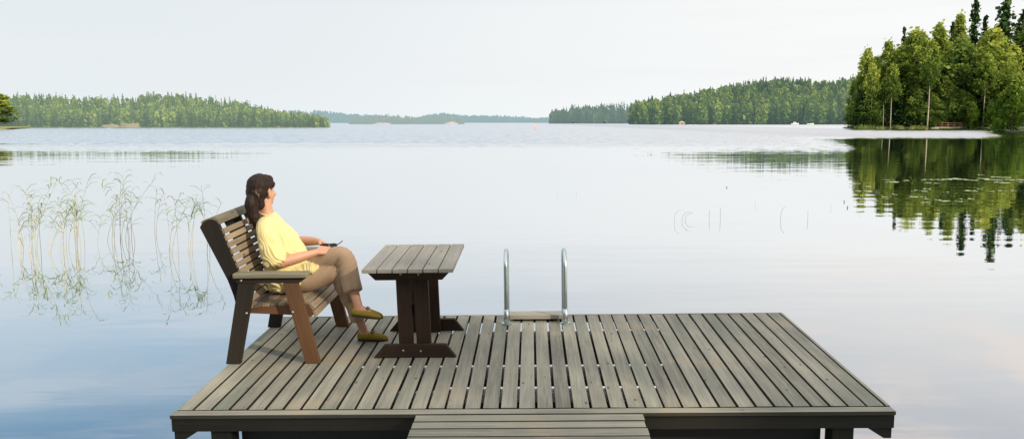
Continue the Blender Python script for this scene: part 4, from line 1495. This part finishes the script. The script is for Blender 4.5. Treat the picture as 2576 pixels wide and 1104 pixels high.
# legs
loft(bm, smooth_path([((-1.87, 1.38, 0.50), 0.07, 0.07), ((-1.70, 1.37, 0.53), 0.08, 0.078), ((-1.47, 1.38, 0.575), 0.056, 0.056), ((-1.44, 1.39, 0.53), 0.052, 0.054),
                      ((-1.415, 1.42, 0.42), 0.048, 0.052), ((-1.36, 1.475, 0.24), 0.036, 0.040), ((-1.325, 1.505, 0.12), 0.029, 0.033), ((-1.31, 1.51, 0.05), 0.03, 0.04)]))
loft(bm, smooth_path([((-1.89, 1.53, 0.52), 0.085, 0.08), ((-1.68, 1.46, 0.61), 0.078, 0.075), ((-1.435, 1.38, 0.705), 0.057, 0.056), ((-1.395, 1.36, 0.67), 0.052, 0.054),
                      ((-1.365, 1.325, 0.56), 0.046, 0.050), ((-1.33, 1.28, 0.46), 0.038, 0.042), ((-1.298, 1.25, 0.375), 0.029, 0.033), ((-1.285, 1.245, 0.32), 0.029, 0.037)]))
# feet inside the shoes
loft(bm, [((-1.335, 1.51, 0.045), 0.028, 0.03), ((-1.27, 1.51, 0.05), 0.032, 0.032), ((-1.19, 1.505, 0.034), 0.034, 0.02)])
loft(bm, [((-1.315, 1.245, 0.31), 0.028, 0.03), ((-1.25, 1.245, 0.315), 0.032, 0.030), ((-1.175, 1.24, 0.292), 0.034, 0.018)])
body = fuse('body', bm, M['skin'], 0.0042, 3, factor=0.45)

# eyes and mouth (on the far side of the turned head)
for s in (-1, 1):
    bm = bmesh.new()
    ball(bm, hp(s * 0.030, 0.076, 0.006), (0.009, 0.005, 0.005), HB, 2)
    bm_obj('eye', bm, M['eye'], PERSON, PO)
bm = bmesh.new()
ball(bm, hp(0, 0.096, -0.058), (0.020, 0.005, 0.006), HB, 2)
bm_obj('mouth', bm, M['lip'], PERSON, PO)

# hair: cap drawn back to a low ponytail
bm = bmesh.new()
ball(bm, hp(0, -0.028, 0.036), (0.082, 0.098, 0.088), HB)
ball(bm, hp(0, -0.055, -0.005), (0.076, 0.072, 0.075), HB)
ball(bm, hp(0, 0.025, 0.072), (0.066, 0.060, 0.044), HB)
ball(bm, hp(0.050, 0.020, 0.045), (0.030, 0.045, 0.034), HB)
ball(bm, hp(-0.050, 0.020, 0.045), (0.030, 0.045, 0.034), HB)
ball(bm, hp(0.012, -0.066, -0.055), (0.050, 0.040, 0.055), HB)
ball(bm, hp(0.030, -0.062, -0.085), (0.034, 0.034, 0.046), HB)
tail = [(hp(0, -0.088, -0.03), 0.030, 0.030), (hp(0, -0.112, -0.045), 0.036, 0.036), (hp(0.0, -0.120, -0.080), 0.046, 0.046), (hp(0.004, -0.112, -0.13), 0.043, 0.045),
        (hp(0.012, -0.102, -0.18), 0.042, 0.044), (hp(0.022, -0.092, -0.22), 0.034, 0.035), (hp(0.03, -0.086, -0.255), 0.022, 0.024), (hp(0.032, -0.084, -0.28), 0.010, 0.012)]
loft(bm, smooth_path([(tuple(c), a, b) for c, a, b in tail]))


def strands(c, n):
    q = (c - HC)
    return 0.0035 * noise.noise(Vector((q.dot(HR) * 90, q.dot(HF) * 60, q.z * 10))) + 0.003 * noise.noise(c * 35)


hair = fuse('hair', bm, M['hair'], 0.005, 3, fn=strands)
bm = bmesh.new()
c0 = hp(0.016, -0.094, -0.022)
ax = (hp(0, -0.112, -0.045) - hp(0, -0.085, -0.030)).normalized()
sa = HR
sb = ax.cross(sa)
N = 22
rings = []
for i in range(N):
    a = 2 * math.pi * i / N
    rr = 0.037 + 0.003 * math.sin(a * 9)
    cen = c0 + (sa * math.cos(a) + sb * math.sin(a)) * rr
    rings.append([bm.verts.new(cen + (sa * math.cos(a) + sb * math.sin(a)) * 0.011 * math.cos(t) + ax * 0.013 * math.sin(t)) for t in [2 * math.pi * k / 8 for k in range(8)]])
for i in range(N):
    A, B = rings[i], rings[(i + 1) % N]
    for k in range(8):
        bm.faces.new((A[k], A[(k + 1) % 8], B[(k + 1) % 8], B[k]))
bm_obj('hair_tie', bm, M['scrunchie'], hair, PO)

# shirt
bm = bmesh.new()
loft(bm, smooth_path([((-1.875, 1.45, 0.46), 0.185, 0.150), ((-1.875, 1.45, 0.56), 0.192, 0.170), ((-1.868, 1.45, 0.68), 0.180, 0.172), ((-1.893, 1.45, 0.80), 0.172, 0.120),
                      ((-1.945, 1.45, 0.90), 0.156, 0.088), ((-1.980, 1.45, 0.965), 0.142, 0.072), ((-1.996, 1.45, 0.998), 0.108, 0.068), ((-2.004, 1.45, 1.018), 0.080, 0.066)]), 28)
# front of the shirt lying over the lap
loft(bm, smooth_path([((-1.84, 1.44, 0.60), 0.165, 0.085), ((-1.72, 1.43, 0.605), 0.160, 0.075), ((-1.64, 1.42, 0.615), 0.145, 0.055), ((-1.60, 1.42, 0.625), 0.12, 0.035)]), 24)
# side tail hanging in front of the near hip
loft(bm, smooth_path([((-1.87, 1.33, 0.60), 0.09, 0.08), ((-1.82, 1.29, 0.545), 0.085, 0.062), ((-1.75, 1.275, 0.49), 0.075, 0.045)]), 20, (1, 0, 0.4))
# near sleeve and far sleeve, wide and open at the elbow
loft(bm, smooth_path([((-2.0, 1.36, 0.965), 0.062, 0.065), ((-1.97, 1.275, 0.93), 0.066, 0.070), ((-1.93, 1.222, 0.84), 0.070, 0.080), ((-1.895, 1.20, 0.74), 0.072, 0.088), ((-1.875, 1.195, 0.69), 0.066, 0.084)]), 24)
loft(bm, smooth_path([((-2.03, 1.53, 0.965), 0.060, 0.060), ((-2.035, 1.60, 0.93), 0.062, 0.064), ((-1.99, 1.65, 0.86), 0.066, 0.068), ((-1.94, 1.67, 0.80), 0.064, 0.066)]), 24)


def folds(c, n):
    u, v_, h_ = c
    # long soft pleats falling from the shoulder and diagonal creases near the waist
    wp = noise.noise(c * 4.5) * 1.1 + 0.5 * noise.noise(c * 11)
    q_ = (u * 0.89 + v_ * 0.45 + 0.42 * h_) * 11 + wp
    a = 1.0 - 2.2 * abs(noise.noise(Vector((q_ * 2.6, 3.1 + h_ * 0.8, 0.4)))) ** 0.7
    k = 0.017 * a * max(0, min(1, (1.0 - h_) * 6)) * (0.55 + 0.45 * noise.noise(c * 5 + Vector((3, 1, 7))))
    b = noise.noise(Vector((u * 12 + h_ * 14, v_ * 10, h_ * 9 - u * 6)))
    low = max(0, min(1, (0.75 - h_) * 5))
    return k + 0.010 * b * (0.4 + low) + 0.004 * low * math.sin(h_ * 120 + u * 60 + 4 * noise.noise(c * 8))


shirt = fuse('shirt', bm, M['shirt'], 0.005, 3, fn=folds)
# neckband
bm = bmesh.new()
rings = []
for i in range(28):
    a = 2 * math.pi * i / 28
    cen = Vector((-2.005 + 0.062 * math.cos(a), 1.45 + 0.066 * math.sin(a), 1.028 - 0.018 * math.cos(a)))
    od = Vector((math.cos(a), math.sin(a), 0))
    rings.append([bm.verts.new(cen + od * 0.004 * math.cos(t) + Vector((-0.2 * od.x, 0, 1)) * 0.008 * math.sin(t)) for t in [2 * math.pi * k / 8 for k in range(8)]])
for i in range(28):
    A, B = rings[i], rings[(i + 1) % 28]
    for k in range(8):
        bm.faces.new((A[k], A[(k + 1) % 8], B[(k + 1) % 8], B[k]))
bm_obj('neckband', bm, M['shirt'], shirt, PO)

# trousers
bm = bmesh.new()
ball(bm, (-1.89, 1.45, 0.51), (0.13, 0.155, 0.10))
loft(bm, smooth_path([((-1.88, 1.38, 0.505), 0.085, 0.085), ((-1.70, 1.365, 0.525), 0.097, 0.092), ((-1.52, 1.375, 0.572), 0.082, 0.078), ((-1.452, 1.385, 0.555), 0.072, 0.074),
                      ((-1.42, 1.41, 0.45), 0.070, 0.074), ((-1.385, 1.45, 0.33), 0.062, 0.066), ((-1.345, 1.488, 0.18), 0.053, 0.057)]), 24)
loft(bm, smooth_path([((-1.90, 1.53, 0.52), 0.098, 0.095), ((-1.70, 1.465, 0.605), 0.095, 0.090), ((-1.50, 1.40, 0.692), 0.084, 0.080), ((-1.420, 1.375, 0.705), 0.074, 0.070),
                      ((-1.385, 1.35, 0.65), 0.070, 0.074), ((-1.360, 1.315, 0.56), 0.074, 0.072), ((-1.330, 1.275, 0.455), 0.070, 0.070)]), 24)


def creases(c, n):
    u, v_, h_ = c
    knee = math.exp(-((u + 1.45) ** 2 + (h_ - 0.66) ** 2) / 0.012)
    a = noise.noise(Vector((u * 9, v_ * 14, h_ * 7)))
    fall = math.sin(u * 75 + v_ * 60 + 3 * noise.noise(c * 5)) * max(0, min(1, (0.66 - h_) * 6)) * (1 if u > -1.5 else 0)
    return 0.004 * a + 0.004 * fall + 0.004 * knee * math.sin((u - h_) * 110)


fuse('trousers', bm, M['trouser'], 0.006, 3, fn=creases)


# shoes: low moccasins with dark sole and bow
def shoe(hx, v_, z0, pitch_, label=None):
    Mx = Matrix.Translation((hx, v_, z0)) @ Matrix.Rotation(pitch_, 4, 'Y')
    secs = [(0.0, 0.020, 0.020, 0.034), (0.015, 0.031, 0.030, 0.036), (0.06, 0.034, 0.031, 0.035), (0.11, 0.039, 0.034, 0.034), (0.16, 0.043, 0.027, 0.028),
            (0.20, 0.040, 0.021, 0.023), (0.228, 0.028, 0.015, 0.018), (0.238, 0.014, 0.008, 0.014)]
    bm = bmesh.new()
    rings = []
    for x, ra, rb, zc in secs:
        rings.append([bm.verts.new(Mx @ Vector((x, ra * math.cos(a), max(0.006, zc + rb * (1.18 if math.sin(a) > 0 else 1.0) * math.sin(a))))) for a in [2 * math.pi * k / 18 for k in range(18)]])
    for A, B in zip(rings, rings[1:]):
        for k in range(18):
            bm.faces.new((A[k], A[(k + 1) % 18], B[(k + 1) % 18], B[k]))
    bm.faces.new(rings[0][::-1])
    bm.faces.new(rings[-1])
    o = bm_obj('shoe', bm, M['shoe'], PERSON, PO)
    bm = bmesh.new()
    lo, hi = [], []
    for k in range(24):
        a = 2 * math.pi * k / 24
        x = 0.119 + 0.122 * math.cos(a)
        wv = np.interp(x, [s[0] for s in secs], [s[1] for s in secs]) * 1.02
        y = wv * (1 if math.sin(a) >= 0 else -1) * min(1, abs(math.sin(a)) * 1.5)
        lo.append(bm.verts.new(Mx @ Vector((x, y, 0.0))))
        hi.append(bm.verts.new(Mx @ Vector((x, y, 0.012))))
    bm.faces.new(lo[::-1])
    bm.faces.new(hi)
    for k in range(24):
        bm.faces.new((lo[k], lo[(k + 1) % 24], hi[(k + 1) % 24], hi[k]))
    bm_obj('sole', bm, M['sole'], o, PO, smooth=False)
    bm = bmesh.new()
    for s in (-1, 1):
        pts = [Mx @ Vector((0.118, 0, 0.068)), Mx @ Vector((0.112, s * 0.018, 0.076)), Mx @ Vector((0.124, s * 0.03, 0.070)), Mx @ Vector((0.132, s * 0.016, 0.066)), Mx @ Vector((0.12, 0, 0.067))]
        tube_mesh(bm, pts, 0.0042, 6)
    bm_obj('bow', bm, M['sole'], o, PO)
    bm = bmesh.new()
    pts = []
    for k in range(13):
        a = math.pi * k / 12
        pts.append(Mx @ Vector((0.168 + 0.042 * math.sin(a), 0.030 * math.cos(a), 0.046 - 0.010 * math.sin(a))))
    tube_mesh(bm, pts, 0.0032, 6)
    bm_obj('seam', bm, M['shoe'], o, PO)
    return o


shoe(-1.362, 1.508, 0.0015, 0.0)
shoe(-1.345, 1.244, 0.272, 0.10)

# sunglasses held in the hands
GO = (-1.53, 1.43, 0.775)
GL = empty('sunglasses', MD @ Matrix.Translation(GO), 'dark folded sunglasses held in both hands of the seated woman', 'sunglasses')
for s in (0, 1):
    bm = bmesh.new()
    N = 14
    A, B = [], []
    for k in range(N):
        a = 2 * math.pi * k / N
        pt = Vector((0.036 + 0.068 * s + 0.030 * math.cos(a) * (1.0), 0.021 * math.sin(a) * 0.8, 0.010 * math.sin(a)))
        A.append(bm.verts.new(pt + Vector((-0.075, 0, 0.004))))
        B.append(bm.verts.new(pt + Vector((-0.075, -0.004, 0.012))))
    bm.faces.new(A[::-1])
    bm.faces.new(B)
    for k in range(N):
        bm.faces.new((A[k], A[(k + 1) % N], B[(k + 1) % N], B[k]))
    bm_obj('lens', bm, M['lens'], GL, bevel=0.001, smooth=False)
bm = bmesh.new()
tube_mesh(bm, [(-0.075, 0, 0.012), (-0.04, -0.004, 0.018), (0.0, -0.004, 0.019), (0.04, -0.004, 0.018), (0.062, 0, 0.014)], 0.0035, 7)
bm_obj('frame', bm, M['lens'], GL)
bm = bmesh.new()
tube_mesh(bm, [(0.060, 0, 0.012), (0.075, 0.0, 0.022), (0.092, 0.004, 0.036), (0.100, 0.006, 0.040)], 0.0036, 7)
bm_obj('temple', bm, M['lens'], GL)
bm = bmesh.new()
tube_mesh(bm, [(-0.07, 0.01, 0.004), (-0.02, 0.02, 0.004), (0.05, 0.012, 0.010)], 0.0032, 7)
bm_obj('temple', bm, M['lens'], GL)

# ------------------------------------------------------------------ woods on the near bank, behind and right of the viewpoint
V, T = [], []
spots = [(18, -10), (24.5, -16.5), (20, -17), (29, -14), (15, -2), (19, -5), (24, -1.5), (27, -8), (33, -5), (38, -11), (12, -10), (5, -14), (-3, -12), (-10, -14), (-18, -13), (-26, -17), (46, -8), (0, -20), (-12, -24), (14, -19), (30, -18), (-34, -22), (55, -14)]
for (x, y) in spots:
    Ht = random.uniform(11, 17)
    v, t = leafy_crown(Ht, random.uniform(2.6, 3.8), 1.2, {(18, -10): 30, (24.5, -16.5): 24, (15, -2): 40}.get((x, y), 85), 18, 0.55)
    v = v + np.array([x, y, 0.6])
    V.append(v)
    T.append(t)
me = np_mesh('bank_forest', np.concatenate(V), None, M['aspen_leaf'], np.concatenate(T))
tag(link('bank_forest', me, None), 'leafy woods on the near bank behind the viewpoint', kind='stuff')

# ------------------------------------------------------------------ render settings
S.view_settings.view_transform = 'Standard'
S.view_settings.look = 'None'
S.view_settings.exposure = 0
S.view_settings.gamma = 1
S.render.engine = 'CYCLES'
S.cycles.use_denoising = True
S.cycles.max_bounces = 8
S.cycles.sample_clamp_indirect = 6.0
